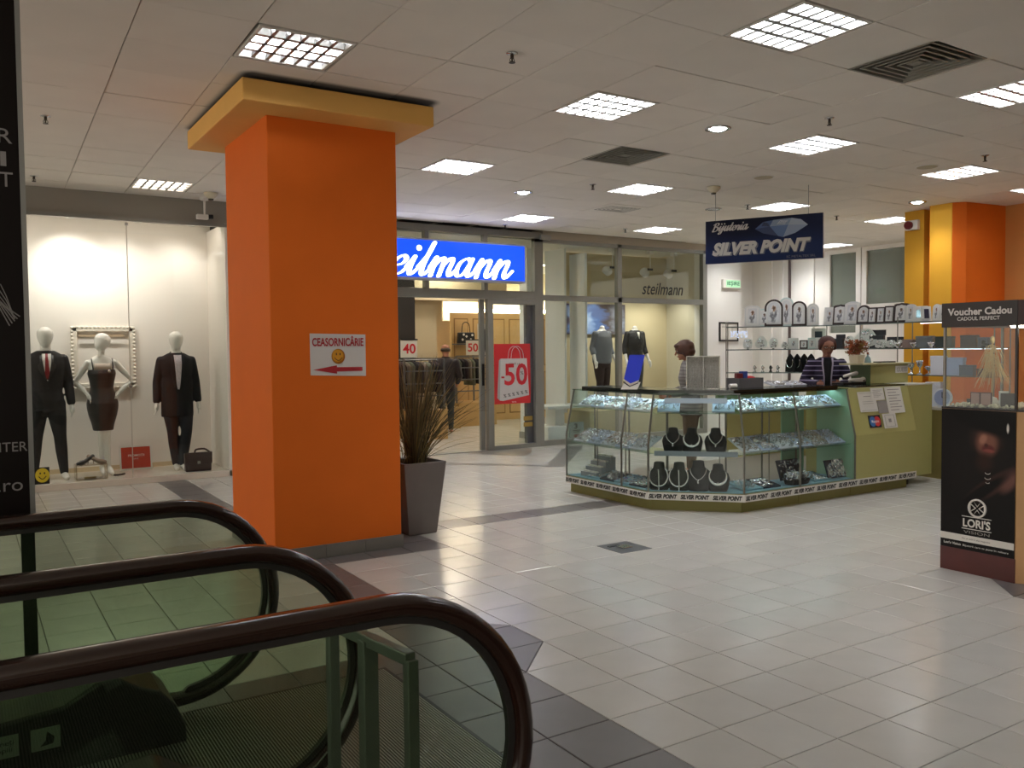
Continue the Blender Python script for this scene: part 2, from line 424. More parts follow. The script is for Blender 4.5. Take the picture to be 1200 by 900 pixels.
# white wall to the right of the shop
P('exit_wall', MB().box(11.93,12.0,0,13.0,12.2,3.6), M('bright_white_wall','#e6e4df',.6), S_w)
wr = S('wall_right', (15.1,10,0))
m_w2 = M('pale_grey_wall','#e9e6e0',.6)
P('wall_face', MB().box(15.1,8.2,0,15.3,14.6,3.62), m_w2, wr)
P('return_wall', MB().box(12.95,13.6,0,15.3,13.8,3.62), m_w2, wr)
m_wf = M('white_window_frame','#ece9e3',.4)
for y0,y1 in ((13.02,13.35),(11.9,12.02),(12.72,12.80)):
    P('wall_strip', MB().box(15.06,y0,0,15.11,y1,3.6), m_wf, wr)
m_gr = M('frosted_grey_blind','#8f8d88',.35)
for i,(y0,y1,z0) in enumerate(((10.86,11.47,1.9),(9.3,10.62,2.45))):
    wn = S('window_%d' % (3+i), (15.08,(y0+y1)/2,2.5))
    P('blind', MB().box(15.07,y0,z0,15.09,y1,3.50), m_gr, wn)
    P('glass_pane', MB().box(15.055,y0,z0,15.063,y1,3.50), m_glass, wn)
    for a_,b_ in ((y0-.11,y0),(y1,y1+.11)): P('frame_side', MB().box(15.02,a_,z0-.12,15.1,b_,3.58), m_wf, wn)
    P('frame_bottom', MB().box(15.02,y0,z0-.12,15.1,y1,z0), m_wf, wn)
    P('frame_top', MB().box(15.02,y0,3.50,15.1,y1,3.58), m_wf, wn)
# orange corner on the right
oc = S('trim_1', (12,7,0))
P('corner_pier', MB().prism([(11.5,7.13),(11.5,6.79),(11.62,6.67),(12.5,6.58),(12.5,7.13)],0,3.6), m_orange, oc)
P('pier_side', MB().box(11.492,6.80,0,11.5,7.12,3.6), m_amber, oc)
P('inner_pier', MB().box(11.7,7.34,0,12.5,7.64,3.6), m_amber, oc)
P('recess', MB().box(11.95,7.12,0,12.5,7.35,3.6), m_orange, oc)
wd = S('wall_side', (12.5,3,0))
P('wall_face', MB().box(12.45,-2,0,12.6,6.6,3.6), M('pale_orange_wall','#c98a4a',.6), wd)
# unseen hall behind the camera, added to keep sky reflections off the glass
wh = S('wall_behind_added', (12,-7,0))
P('wall_face', MB().box(-1,-7.2,0,30,-7,3.6), M('hall_wall_taupe','#857a6c',.7), wh)
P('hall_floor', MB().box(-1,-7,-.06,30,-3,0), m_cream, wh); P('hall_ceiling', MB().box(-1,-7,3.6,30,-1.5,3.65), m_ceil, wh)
# ------------------------------------------------------------------ shop front (aluminium and glass)
YF = 11.92
W1 = S('window_1', (8,YF,0))
def alu(x0,z0,x1,z1,y0=YF-.05,y1=YF+.05,name='mullion',par=None,mat=None): return P(name, MB().box(x0,y0,z0,x1,y1,z1), mat or m_aluD, par or W1, bevel=.003)
alu(4.9,3.46,8.0,3.56,name='head_rail'); alu(8.0,3.40,11.93,3.46,name='head_rail')
P('bulkhead', MB().box(8.16,YF-.06,3.46,11.93,YF+.2,3.6), M('taupe_bulkhead','#a79c8c',.7), W1)
alu(4.9,2.44,8.0,2.58,name='transom'); alu(8.16,2.44,11.86,2.53,name='transom')
for x in (5.98,7.03): alu(x,2.58,x+.07,3.46)
alu(8.0,0,8.17,3.56); alu(9.77,.0,9.86,3.46); alu(11.84,0,11.95,3.46)
alu(8.17,.0,9.77,.09,name='bottom_rail'); alu(9.86,0,11.84,.09,name='bottom_rail')
def pane(x0,z0,x1,z1,par=None,y=YF): return P('glass_pane', MB().box(x0,y-.005,z0,x1,y+.005,z1), m_glass, par or W1)
for x0,x1 in ((4.9,5.98),(6.05,7.03),(7.10,8.0)): pane(x0,2.58,x1,3.46)
pane(8.17,2.53,9.77,3.40); pane(9.86,2.53,11.84,3.40); pane(8.17,.09,9.77,2.44); pane(9.86,.09,11.84,2.44)
P('junction_box', MB().box(8.10,YF-.1,3.44,8.3,YF-.05,3.52), m_alu, W1)
D1 = S('door_1', (7.5,YF,0))
alu(7.0,0,7.09,2.44,YF+.06,YF+.11,'door_stile',D1); alu(7.09,0,7.19,2.44,YF-.05,YF+.05,'door_stile',D1)
alu(7.19,0,8.0,.07,name='door_rail',par=D1); alu(7.19,2.36,8.0,2.44,name='door_rail',par=D1)
alu(7.86,.07,8.0,2.36,YF+.02,YF+.09,'door_jamb',D1,M('dark_grey_jamb','#55565a',.5))
pane(7.19,.07,7.86,2.36,D1)
P('pull_handle', MB().box(7.03,YF+.03,1.05,7.06,YF+.06,1.4), m_black, D1)
P('threshold', MB().box(4.9,YF-.05,0,7.05,YF+.05,.012), m_alu, D1)
for z in (.35,.45): P('brass_plate', MB().box(7.78,YF-.02,z,7.95,YF-.005,z+.07), M('brass','#b59a58',.35,metal=.7), D1)

# ---- illuminated shop sign
m_blue = M('sign_blue_face','#0a3fd6',.3,emit=.7)
m_swhite = M('sign_white_letter','#ffffff',.3,emit=1.1)
sg = T('shop_sign','bright blue illuminated shop sign box with white script letters','sign',(6,11.72,2.98))
P('sign_box', MB().box(3.6,11.66,2.69,7.69,11.86,3.31), M('sign_casing','#b8bccb',.4,metal=.4), sg, bevel=.02)
P('sign_face', MB().box(3.64,11.650,2.725,7.655,11.66,3.278), m_blue, sg)
for x in (4.4,7.0): P('sign_bracket', MB().box(x,11.86,2.9,x+.1,11.93,3.1), m_alu, sg)
STROKES = {'B':([[(.15,1.55),(.1,.6),(.0,.0)],[(-.15,1.3),(.25,1.62),(.62,1.55),(.62,1.2),(.2,.88)],[(.2,.88),(.68,.78),(.70,.25),(.35,-.02),(-.02,.08)]],.9),
 'j':([[(0,.42),(.22,.95)],[(.22,.95),(.18,-.1),(.02,-.55),(-.25,-.45),(.1,.0),(.5,.42)]],.48),
 'u':([[(0,.42),(.14,.95)],[(.14,.95),(.1,.3),(.22,.02),(.42,.2),(.56,.95)],[(.56,.95),(.52,.3),(.62,.02),(.84,.42)]],.80),
 'r':([[(0,.42),(.2,.98),(.3,.86),(.5,.9)],[(.5,.9),(.42,.3),(.52,.02),(.72,.42)]],.66),
 's':([[(0,.30),(.32,.92),(.36,.98),(.30,.60),(.44,.25),(.24,.0),(.02,.10)],[(.24,.0),(.5,.1),(.7,.42)]],.62),
 't':([[(.0,.42),(.25,.95),(.36,1.5)],[(.36,1.5),(.24,.3),(.36,.02),(.62,.40)],[(.02,1.0),(.58,1.0)]],.55),
 'e':([[(0,.42),(.40,.55),(.52,.82),(.36,.99),(.12,.75),(.06,.32),(.24,.02),(.48,.10),(.68,.42)]],.62),
 'i':([[(0,.42),(.22,.95)],[(.22,.95),(.17,.30),(.28,.02),(.52,.40)]],.48),
 'l':([[(0,.42),(.28,1.15),(.36,1.72)],[(.36,1.72),(.27,1.15),(.2,.3),(.32,.02),(.56,.42)]],.50),
 'm':([[(0,.42),(.14,.95)],[(.16,.97),(.14,.0)],[(.15,.45),(.36,.92),(.50,.93),(.53,.7),(.50,.0)],[(.51,.45),(.72,.92),(.87,.93),(.90,.7),(.86,.25),(.98,.02),(1.2,.42)]],1.16),
 'a':([[(.56,.82),(.36,1.0),(.10,.75),(.04,.3),(.18,.02),(.40,.2),(.58,.9)],[(.58,.98),(.54,.28),(.66,.02),(.9,.42)]],.86),
 'n':([[(0,.42),(.14,.95)],[(.16,.97),(.14,.0)],[(.15,.45),(.38,.92),(.54,.93),(.57,.7),(.53,.25),(.66,.02),(.88,.42)]],.84)}
def script_word(word, x0, z0, xh, y, mat, parent, th=.012, wmin=.045, wmax=.098, slant=.28, xs=1., xf=None):
    x = x0
    for ch in word:
        strokes, adv = STROKES[ch]; mb = MB()
        def ribbon(pts):
            q = catmull([(p[0],0,p[1]) for p in pts], 6); K = len(q)
            W = []
            for i in range(K):
                t = (q[min(i+1,K-1)]-q[max(i-1,0)]); a = math.atan2(t.z, t.x)
                W.append(wmin+(wmax-wmin)*abs(math.sin(a-.35))**1.5)
            L_, R_ = [], []
            for i in range(K):
                t = (q[min(i+1,K-1)]-q[max(i-1,0)]).normalized(); nn = Vector((-t.z,0,t.x))*W[i]
                L_.append(q[i]+nn); R_.append(q[i]-nn)
            def tr(p, yy): return (x+(p.x+p.z*slant)*xh*xs, yy, z0+p.z*xh)
            rings = [[tr(L_[i],y),tr(R_[i],y),tr(R_[i],y-th),tr(L_[i],y-th)] for i in range(K)]
            mb.loft(rings)
            for i in (0,K-1):
                cpt = [tr(q[i]+Vector((math.cos(2*PI*j/10),0,math.sin(2*PI*j/10)))*W[i],0) for j in range(10)]
                mb.prism([(p[0],p[2]) for p in cpt], y, y-th, 'y')
        for s_ in strokes: ribbon(s_)
        if ch in 'ij':
            cx, cz = x+(.27+1.42*slant)*xh*xs, z0+1.42*xh
            mb.prism([(cx+.15*xh*math.cos(2*PI*j/12), cz+.15*xh*math.sin(2*PI*j/12)) for j in range(12)], y, y-th, 'y')
        if xf: mb.xf(xf)
        P('letter', mb, mat, parent)
        x += adv*xh*xs
    return x
XH = .285
wl = sum(STROKES[c_][1] for c_ in 'steilmann')
script_word('steilmann', 7.38-wl*XH*1.38-.1*XH, 2.752, XH, 11.65, m_swhite, sg, xs=1.38)

# ---- red -50 poster on the door pane
m_red = M('poster_red','#c8262c',.5); m_bag = M('poster_grey_bag','#c9c6c4',.5); m_red2 = M('poster_digit_red','#c4202c',.5); m_ink = M('black_ink','#1c1a1a',.6)
po = T('sale_poster','red sale poster with grey paper bag printed minus 50, on the glass door','poster',(7.55,YF-.02,.85))
X0,X1,Z0,Z1 = 7.22,7.92,.74,1.72
P('sheet', MB().box(X0,YF-.012,Z0,X1,YF-.006,Z1), m_red, po)
yb = YF-.0135
P('printed_bag', MB().prism([(X0+.10,Z0+.06),(X0+.16,Z0+.05),(X1-.03,Z0+.13),(X1-.07,Z1-.24),(X0+.12,Z1-.24)], yb, yb+.001,'y'), m_bag, po)
P('printed_bag_side', MB().prism([(X0+.05,Z0+.10),(X0+.10,Z0+.06),(X0+.12,Z1-.24),(X0+.09,Z1-.27)], yb, yb+.001,'y'), M('poster_bag_side','#a9a5a4',.5), po)
for dx in (0,.06):
    b = MB(); b.tube(catmull([(X0+.26+dx,yb,Z1-.25),(X0+.29+dx,yb,Z1-.10),(X0+.38+dx,yb,Z1-.04),(X0+.48+dx,yb,Z1-.11),(X0+.51+dx,yb,Z1-.25)],5), .005, 5); P('printed_handle', b, m_bag, po)
text('50', m_red2, po, (X0+.19,yb,Z0+.30), (1,0,0), .45,.36, bold=.02); text('-', m_red2, po, (X0+.13,yb,Z0+.42), (1,0,0), .06,.03)
text('%', m_ink, po, (X0+.50,yb-.001,Z0+.47), (1,0,0), .06,.06)
text('PÂNĂ LA', m_ink, po, (X0+.28,yb,Z1-.34), (1,0,0), .22,.035)
for i in range(6): text('%', m_ink, po, (X0+.17+.083*i,yb,Z0+.105+.011*i), (1,0,0), .055,.055, bold=.01)
text('%%', M('white_ink','#e8e4e0',.6), po, (X0+.33,yb,Z0+.018), (1,0,0), .09,.02)

# ---- lettering on the right-hand pane
dc = T('window_lettering','black italic shop lettering on the glass above the two headless mannequins','lettering',(11.1,YF-.01,2.6))
text('steilmann', M('decal_black','#101018',.5), dc, (10.36,YF-.007,2.60), (1,0,0), 1.0,.22, shear=.3, bold=.004)

# ------------------------------------------------------------------ shop interior
m_ibeige = M('shop_beige_wall','#c9b998',.7); m_wood = M('light_birch_wood','#c7a570',.45,var=.06,vscale=4); m_woodD = M('birch_groove','#8d6d40',.6)
wi = S('wall_shop', (8,18,0))
P('back_face', MB().box(2.9,18.6,0,14,18.8,3.6), m_ibeige, wi); P('left_face', MB().box(4.85,12.0,0,4.9,18.6,3.6), m_ibeige, wi)
P('shop_ceiling', MB().box(4.9,12.1,3.46,14,18.6,3.5), M('shop_ceiling_white','#d0cdc6',.8), wi)
P('partition', MB().box(9.3,13.0,0,11.95,13.08,3.42), M('display_backdrop','#c2b494',.7), wi)
P('right_face', MB().box(11.95,12.2,0,12.0,14,3.46), M('display_side','#cfc8b4',.7), wi)
P('white_post', MB().box(8.62,13.05,0,8.86,13.3,3.46), M('white_lacquer','#e3e6e6',.4), wi)
P('post_foot', MB().box(8.60,13.03,0,8.88,13.32,.12), m_alu, wi)
P('side_panel', MB().box(8.95,12.35,.5,8.99,12.95,3.4), M('white_lacquer'), wi)
P('bulkhead', MB().box(7.0,15.3,2.62,9.6,15.5,3.46), m_ibeige, wi)
P('beige_partition', MB().box(7.35,15.5,0,8.05,15.6,2.62), m_ibeige, wi)
P('dark_partition', MB().box(6.55,14.7,0,7.18,14.9,3.46), M('dark_shop_partition','#2d2927',.5), wi)
# two walls of framed birch panels, with a strip light in a cove above
def birch(x0,x1,y,zt,n):
    P('panel_wall', MB().box(x0,y,0,x1,y+.08,zt), m_wood, wi)
    wpan = (x1-x0)/n
    for i in range(n):
        for z0,z1 in ((.15,1.1),(1.25,zt-.12)):
            a_,b_ = x0+i*wpan+.06, x0+(i+1)*wpan-.06
            P('panel_groove', MB().box(a_,y-.004,z0,b_,y,z1), m_woodD, wi); P('wood_panel', MB().box(a_+.025,y-.012,z0+.025,b_-.025,y,z1-.025), m_wood, wi)
birch(9.2,12.6,17.0,2.46,7); birch(5.4,6.5,15.6,2.4,2)
P('cove_light', MB().box(9.2,17.15,2.5,12.6,17.2,2.56), M('cove_tube','#fff0d0',.5,emit=14), wi)
P('cove_back', MB().box(9.2,17.4,2.3,12.6,17.45,3.46), M('cove_cream','#efe3c4',.8), wi)
# shop lamps
m_lamp = M('shop_lamp_glow','#fff6e6',.5,emit=14)
for i,(x,y,lb) in enumerate(((6.6,13.2,'square ceiling lamp inside the shop, nearest the door'),(8.0,15.0,'square ceiling lamp inside the shop, above the rack of jackets'),(5.6,14.5,'square ceiling lamp inside the shop, leftmost behind the blue sign'),(10.4,15.6,'square ceiling lamp deep inside the shop near the birch panels'),(7.6,17.3,'square ceiling lamp at the far end of the shop'))):
    l_ = T('ceiling_lamp',lb,'ceiling light',(x,y,3.46),0,'lamps inside the shop')
    P('frame', MB().box(x-.3,y-.3,3.44,x+.3,y+.3,3.46), m_white, l_); P('diffuser', MB().box(x-.26,y-.26,3.434,x+.26,y+.26,3.442), m_lamp, l_)
# floodlights in the right display
for i,(x,lb) in enumerate(((10.0,'white track spotlight above the grey sweater mannequin'),(10.9,'white track spotlight above the black jacket mannequin, left of a pair'),(11.5,'white track spotlight nearest the right end of the shop window'))):
    t_ = T('track_spotlight',lb,'spotlight',(x,12.3,3.42),0,'spotlights in the shop window')
    P('stem', MB().tube([(x,12.3,3.42),(x,12.3,3.12)],.012,6), m_white, t_); P('mount', MB().box(x-.05,12.25,3.38,x+.05,12.35,3.44), m_white, t_)
    b = MB(); b.lathe([(.03,0),(.07,.03),(.085,.14),(.08,.15)],14); b.xf(Matrix.Translation((x-.02,12.36,2.99)) @ Matrix.Rotation(math.radians(-50),4,'X')); P('lamp_head', b, m_white, t_, smooth=True)
    ld = bpy.data.lights.new('spot_lamp','SPOT'); ld.energy = 30; ld.color = (1,.93,.82); ld.spot_size = 1.7; ld.spot_blend = .8; ld.shadow_soft_size = .05; lo = bpy.data.objects.new('spot_lamp', ld); C.objects.link(lo); lo.parent = t_; q_ = (Vector((x,12.75,1.5))-Vector((x,12.2,2.95))).normalized(); lo.location = Vector((0,-.1,-.47))+q_*.02; lo.rotation_euler = q_.to_track_quat('-Z','Y').to_euler()
    P('yoke', MB().box(x-.06,12.29,3.08,x+.06,12.31,3.12), m_black, t_)
# iris canvas
iris = PRINT('iris_print','#4a4250',[(.12,.75,.18,.22,20,'#8fa6cf',.5),(.75,.5,.3,.7,0,'#554a48',.5),(.85,.75,.1,.2,0,'#8d8f9c',.9),(.9,.3,.12,.3,0,'#8a90a0',.9),(.4,.72,.16,.28,-20,'#6d84b4',.4),(.55,.68,.13,.22,20,'#5f6f9e',.4),(.22,.35,.13,.3,-25,'#6f8cc0',.4),(.52,.3,.13,.32,18,'#5c76ae',.4),(.36,.28,.14,.32,0,'#8ba6d6',.35),(.36,.42,.05,.2,0,'#a9c0e4',.7)],.6,noise=.25)
cv = T('canvas_print','blue iris flower canvas hanging behind the grey sweater mannequin','picture',(9.98,12.97,1.9))
P('canvas', MB().box(9.38,12.95,1.90,10.83,12.99,2.47), iris, cv)
# ------------------------------------------------------------------ figures
def ring(cx, cy, z, rx, ry, n=24, pw=2.3):
    out = []
    for i in range(n):
        a = 2*PI*i/n; c, s = math.cos(a), math.sin(a)
        out.append((cx+rx*math.copysign(abs(c)**(2/pw), c), cy+ry*math.copysign(abs(s)**(2/pw), s), z))
    return out
MALE = [(.46,.088,.068),(.52,.096,.070),(.58,.086,.062),(.64,.090,.064),(.70,.102,.070),(.76,.108,.068),(.80,.104,.060),(.825,.080,.050),(.845,.045,.040)]
FEM = [(.46,.094,.070),(.50,.100,.074),(.55,.086,.062),(.61,.068,.052),(.67,.076,.060),(.72,.086,.072),(.76,.084,.060),(.80,.088,.050),(.825,.068,.044),(.845,.036,.034)]
def torso(mb, tab, H, infl=0., z0=None, z1=None, lean=0., hem=None, zs=0):
    R_ = []
    for z,rx,ry in tab:
        if (z0 and z < z0) or (z1 and z > z1): continue
        R_.append(ring(0, -lean*max(0,z-.5)*H, z*H, rx*H+infl, ry*H+infl))
    if hem: R_.insert(0, ring(0, 0, hem[0]*H, hem[1]*H, hem[2]*H))
    mb.loft(R_)
def hand(mb, wr, d, side, s=1., curl=.5):
    """palm, four unequal bent fingers and a thumb leaving the side of the palm"""
    wr, d, side = Vector(wr), Vector(d).normalized(), Vector(side).normalized()
    side = (side-d*side.dot(d)).normalized(); n_ = d.cross(side)
    mb.limb([wr-d*.01*s, wr+d*.045*s, wr+d*.075*s], [.022*s,.030*s,.026*s], 10)
    for i,(o,L_) in enumerate(((.027,.070),(.009,.078),(-.009,.073),(-.026,.058))):
        b0 = wr+d*.070*s+side*o*s; b1 = b0+(d+n_*curl*.25)*L_*.5*s; b2 = b1+(d+n_*curl*.9)*L_*.45*s
        mb.limb([b0-d*.02*s,b0,b1,b2], [.0105*s,.0105*s,.0095*s,.008*s], 8)
    t0 = wr+d*.025*s+side*.022*s; mb.limb([t0, t0+(side*.7+d*.6)*.035*s, t0+(side*.8+d*1.5+n_*.4)*.038*s], [.013*s,.011*s,.009*s], 8)
def head(mb, c, H, yaw=0, pitch=0, face=False, egg=True):
    """head of height .13 H around c; looks along -y before turning"""
    k = len(mb.v); hh = .066*H
    prof = [(-1.,.28,-.22),(-.85,.48,-.20),(-.6,.66,-.10),(-.3,.80,-.02),(0,.88,.03),(.3,.92,.06),(.6,.84,.07),(.85,.55,.06),(.97,.25,.05)]
    R_ = []
    for z,r,oy in prof:
        R_.append([(r*hh*.82*math.cos(2*PI*i/20), oy*hh+r*hh*1.02*math.sin(2*PI*i/20), z*hh) for i in range(20)])
    mb.loft(R_)
    if face:
        mb.limb([(0,-.86*hh,.18*hh),(0,-1.04*hh,-.10*hh),(0,-1.10*hh,-.22*hh)],[.07*hh,.10*hh,.13*hh],8)
        mb.ell((0,-.80*hh,-.52*hh),(.26*hh,.14*hh,.10*hh)); mb.ell((0,-.72*hh,-.82*hh),(.22*hh,.2*hh,.16*hh))
        for s in (-1,1): mb.ell((s*.78*hh,.08*hh,-.05*hh),(.10*hh,.18*hh,.28*hh)); mb.ell((s*.34*hh,-.80*hh,.26*hh),(.28*hh,.10*hh,.08*hh))
    m = Matrix.Translation(Vector(c)) @ Matrix.Rotation(yaw,4,'Z') @ Matrix.Rotation(pitch,4,'X')
    mb.xf(m, k); return m, hh
def legs(mb, H, feet, infl=0., foot=True, knees=None, heel=0., ls=1.):
    for s,(fx,fy) in zip((-1,1), feet):
        hip = Vector((s*.05*H*ls,0,.50*H)); an = Vector((fx,fy,.045*H+heel)); kn = (hip+an)/2+Vector((0,-.012*H,.01*H))
        if knees: kn = kn+Vector(knees[0 if s < 0 else 1])
        mb.limb([hip,(hip+kn)/2,kn,(kn*.6+an*.4)+Vector((0,.01*H,0)),an],[ls*v*H+infl*k for v,k in ((.056,1),(.048,1),(.034,1),(.032,1),(.021,1.2))],14)
        if foot: mb.limb([an+Vector((0,.012*H,-.018*H-heel*.2)),an+Vector((s*.008,-.05*H,-.026*H-heel*.6)),an+Vector((s*.012,-.095*H,-.032*H-heel*.9))],[.022*H,.020*H,.015*H],10)
def arm(mb, sh, el, wr, H, infl=0., hd=True, side=(0,-1,0), curl=.5, hs=1.):
    mb.limb([sh,(Vector(sh)+Vector(el))/2,el,(Vector(el)*.5+Vector(wr)*.5),wr],[.030*H+infl,.027*H+infl,.022*H+infl,.020*H+infl,.0145*H+infl],12)
    if hd: hand(mb, wr, Vector(wr)-Vector(el), side, H*.58*hs, curl)
def patch(tab, H, infl, outline, lean=0., eps=.006, n=10, th=.004):
    """cloth piece lying on the chest: outline = [(z, xl, xr)...] from low to high, in metres"""
    mb = MB()
    def ysurf(x, z):
        zz = z/H
        for a,b in zip(tab[:-1], tab[1:]):
            if a[0] <= zz <= b[0]:
                t = (zz-a[0])/(b[0]-a[0]); rx = (a[1]+(b[1]-a[1])*t)*H+infl; ry = (a[2]+(b[2]-a[2])*t)*H+infl; break
        else: rx, ry = tab[-1][1]*H+infl, tab[-1][2]*H+infl
        return -ry*max(0, 1-(abs(x)/rx)**2.3)**(1/2.3)-lean*max(0,zz-.5)*H-eps
    F, Bk = [], []
    for z,xl,xr in outline:
        F.append([(xl+(xr-xl)*i/n, ysurf(xl+(xr-xl)*i/n, z)-th, z) for i in range(n+1)])
        Bk.append([(xl+(xr-xl)*i/n, ysurf(xl+(xr-xl)*i/n, z)+th, z) for i in range(n+1)])
    rings = [f+b[::-1] for f,b in zip(F,Bk)]
    mb.loft(rings); return mb
m_manq = M('mannequin_white','#efe9e2',.25)
m_suit = M('charcoal_suit','#1d181b',.8,var=.1,vscale=30); m_trou = M('charcoal_trousers','#191518',.8)
m_shirt = M('white_shirt','#e9e2dd',.7); m_tie = M('red_tie','#8d1a22',.5); m_coat = M('black_wool_coat','#15151b',.9,var=.15,vscale=40); m_jean = M('dark_navy_trousers','#14161f',.8)
def man(root, H, feet, coat=False, sm=None, tm=None, knees=None, eye=True, headless=False):
    sm = sm or m_suit; tm = tm or m_trou
    SH = [Vector((s*.098*H,.005,.792*H)) for s in (-1,1)]; EL = [Vector((s*.130*H,.012*H,.635*H)) for s in (-1,1)]; WR = [Vector((s*.142*H,-.022*H,.485*H)) for s in (-1,1)]
    b = MB(); torso(b, MALE, H); legs(b, H, feet, knees=knees)
    for s,e,w_ in zip(SH,EL,WR): arm(b, s, e, w_, H, side=(0,-1,0))
    b.limb([(0,0,.82*H),(0,-.005*H,.90*H)],[.034*H,.031*H]); head(b,(0,-.012*H,.935*H),H)
    remesh('body', b, m_manq, root, .0085)
    b = MB(); torso(b, MALE, H, .012, hem=((.415 if coat else .455), .112 if coat else .105, .082 if coat else .08))
    if coat: b.loft([ring(0,0,z*H,rx*H,ry*H) for z,rx,ry in ((.385,.110,.082),(.46,.110,.082),(.56,.106,.080),(.66,.108,.078))])
    for s,e,w_ in zip(SH,EL,WR):
        b.limb([s+Vector((0,0,-.005)),(s+e)/2,e,(e+w_)/2,e*.12+w_*.88],[.038*H,.036*H,.032*H,.029*H,.026*H],12)
    b.loft([ring(0,0,z*H,rx*H,ry*H) for z,rx,ry in ((.79,.112,.055),(.815,.092,.05),(.83,.062,.045))])
    remesh('coat' if coat else 'jacket', b, sm, root, .011, 3)
    b = MB(); legs(b, H, feet, .009, foot=False, knees=knees); b.loft([ring(0,0,z*H,rx*H,ry*H) for z,rx,ry in ((.45,.082,.066),(.50,.094,.07),(.54,.092,.068))])
    remesh('trousers', b, tm, root, .011, 3)
    return SH, EL, WR
def place_z(px_head): pass
ZP = .08
# 1: suit
t = T('mannequin','white mannequin in charcoal suit, white shirt and red tie, left end of shop window','mannequin',(.84,12.02,ZP),.02,'dressed mannequins in the left shop window')
H = 1.88
man(t, H, [(-.165,0),(.165,-.03)])
P('shirt', patch(MALE,H,.012,[(.65*H,-.004,.006),(.72*H,-.03,.034),(.78*H,-.048,.05),(.825*H,-.05,.05)],eps=.010), m_shirt, t, world=False, smooth=True)
b = MB(); b.lathe([(.038*H,0),(.036*H,.03*H)],18,(0,-.002*H,.83*H)); P('collar', b, m_shirt, t, world=False, smooth=True)
P('tie', patch(MALE,H,.012,[(.655*H,-.006,.006),(.70*H,-.026,.026),(.78*H,-.018,.018),(.825*H,-.014,.014)],eps=.012), m_tie, t, world=False, smooth=True)
m_lap = M('satin_lapel','#2b2426',.45)
for s in (-1,1):
    P('lapel', patch(MALE,H,.012,[(.655*H,min(s*.0,s*.02),max(s*.0,s*.02)),(.72*H,min(s*.034,s*.085),max(s*.034,s*.085)),(.755*H,min(s*.046,s*.10),max(s*.046,s*.10)),(.76*H,min(s*.048,s*.075),max(s*.048,s*.075)),(.815*H,min(s*.05,s*.075),max(s*.05,s*.075))],eps=.013), m_lap, t, world=False, smooth=True)
for z in (.60,.645): b = MB(); b.ell((.008,-.064*H-.024,z*H),(.011,.006,.011)); P('button', b, m_black, t, world=False)
# 2: black sequin dress, hands on hips
H = 1.80
t = T('mannequin','white female mannequin in a short black sequin dress with hands on hips','mannequin',(1.47,12.08,ZP),.05,'dressed mannequins in the left shop window')
b = MB(); torso(b, FEM, H); legs(b, H, [(-.02,.0),(.045,-.03)], knees=((.015,-.02,0),(-.02,0,0)), heel=.05, ls=.72)
for s in (-1,1):
    sh, el, wst = Vector((s*.088*H,0,.795*H)), Vector((s*(.205 if s > 0 else .165)*H,.03*H,.665*H)), Vector((s*.098*H,-.02*H,.575*H))
    b.limb([sh,(sh+el)/2,el,(el+wst)/2,wst],[.024*H,.021*H,.017*H,.0165*H,.012*H],12); hand(b, wst, (wst-el)*.3+Vector((0,-.02,-.05)), (0,-1,.3), H*.5, .6)
b.limb([(0,0,.82*H),(.004*H,-.004*H,.90*H)],[.026*H,.023*H]); head(b,(.006*H,-.012*H,.94*H),H,yaw=-.75,pitch=-.25)
remesh('body', b, m_manq, t, .0085)
m_seq = M('black_sequin_fabric','#191212',.35,var=.5,vscale=120,bump=.6,bscale=260)
b = MB(); b.loft([ring(0,0,z*H,rx*H,ry*H) for z,rx,ry in ((.315,.066,.058),(.36,.074,.064),(.42,.092,.074),(.47,.102,.08),(.51,.104,.08),(.56,.09,.07),(.615,.074,.06),(.67,.082,.068),(.715,.092,.08),(.745,.088,.072),(.752,.05,.05))])
remesh('dress', b, m_seq, t, .010, 3)
m_sheer = M('sheer_mesh_yoke','#c9b5a6',.6)
P('sheer_yoke', patch(FEM,H,.004,[(.745*H,-.11,.11),(.79*H,-.10,.10)],eps=.003), m_sheer, t, world=False, smooth=True)
for s in (-1,1): b = MB(); b.tube([(s*.062*H,-.055*H,.735*H),(s*.066*H,-.05*H,.775*H),(s*.066*H,-.02*H,.822*H),(s*.062*H,.03*H,.80*H)],.008,6); P('strap', b, m_seq, t, world=False)
b = MB(); b.ell((.035*H,-.078*H,.735*H),(.016,.008,.016)); P('brooch', b, M('glitter_brooch','#e8e4e0',.15,metal=.8), t, world=False)
# 3: long coat
H = 1.83
t = T('mannequin','white mannequin in a long black coat and navy trousers beside the brown bag','mannequin',(2.36,12.0,ZP),-.06,'dressed mannequins in the left shop window')
man(t, H, [(-.03,.02),(.05,-.05)], coat=True, sm=m_coat, tm=m_jean, knees=((-.01,-.04,0),(.03,-.02,0)))
P('shirt', patch(MALE,H,.012,[(.575*H,-.006,.012),(.62*H,-.018,.026),(.70*H,-.028,.04),(.77*H,-.036,.05),(.83*H,-.045,.05)],eps=.014), M('pale_pink_shirt','#cdbfc6',.7,var=.25,vscale=60), t, world=False, smooth=True)
for s in (-1,1):
    P('lapel', patch(MALE,H,.012,[(.60*H,min(s*.03,s*.055),max(s*.03,s*.055)),(.72*H,min(s*.042,s*.095),max(s*.042,s*.095)),(.76*H,min(s*.052,s*.085),max(s*.052,s*.085)),(.822*H,min(s*.054,s*.08),max(s*.054,s*.08))],eps=.016), m_coat, t, world=False, smooth=True)
b = MB()
for s in (-1,1): b.limb([(s*.052,-.055,.815*H),(s*.062,.02,.845*H),(s*.03,.065,.85*H)],[.014,.018,.016],8)
P('collar', b, m_coat, t, world=False, smooth=True)
P('belt_buckle', MB().box(-.02,-.10*H+.07,.575*H,.022,-.10*H+.09,.595*H), m_alu, t, world=False)
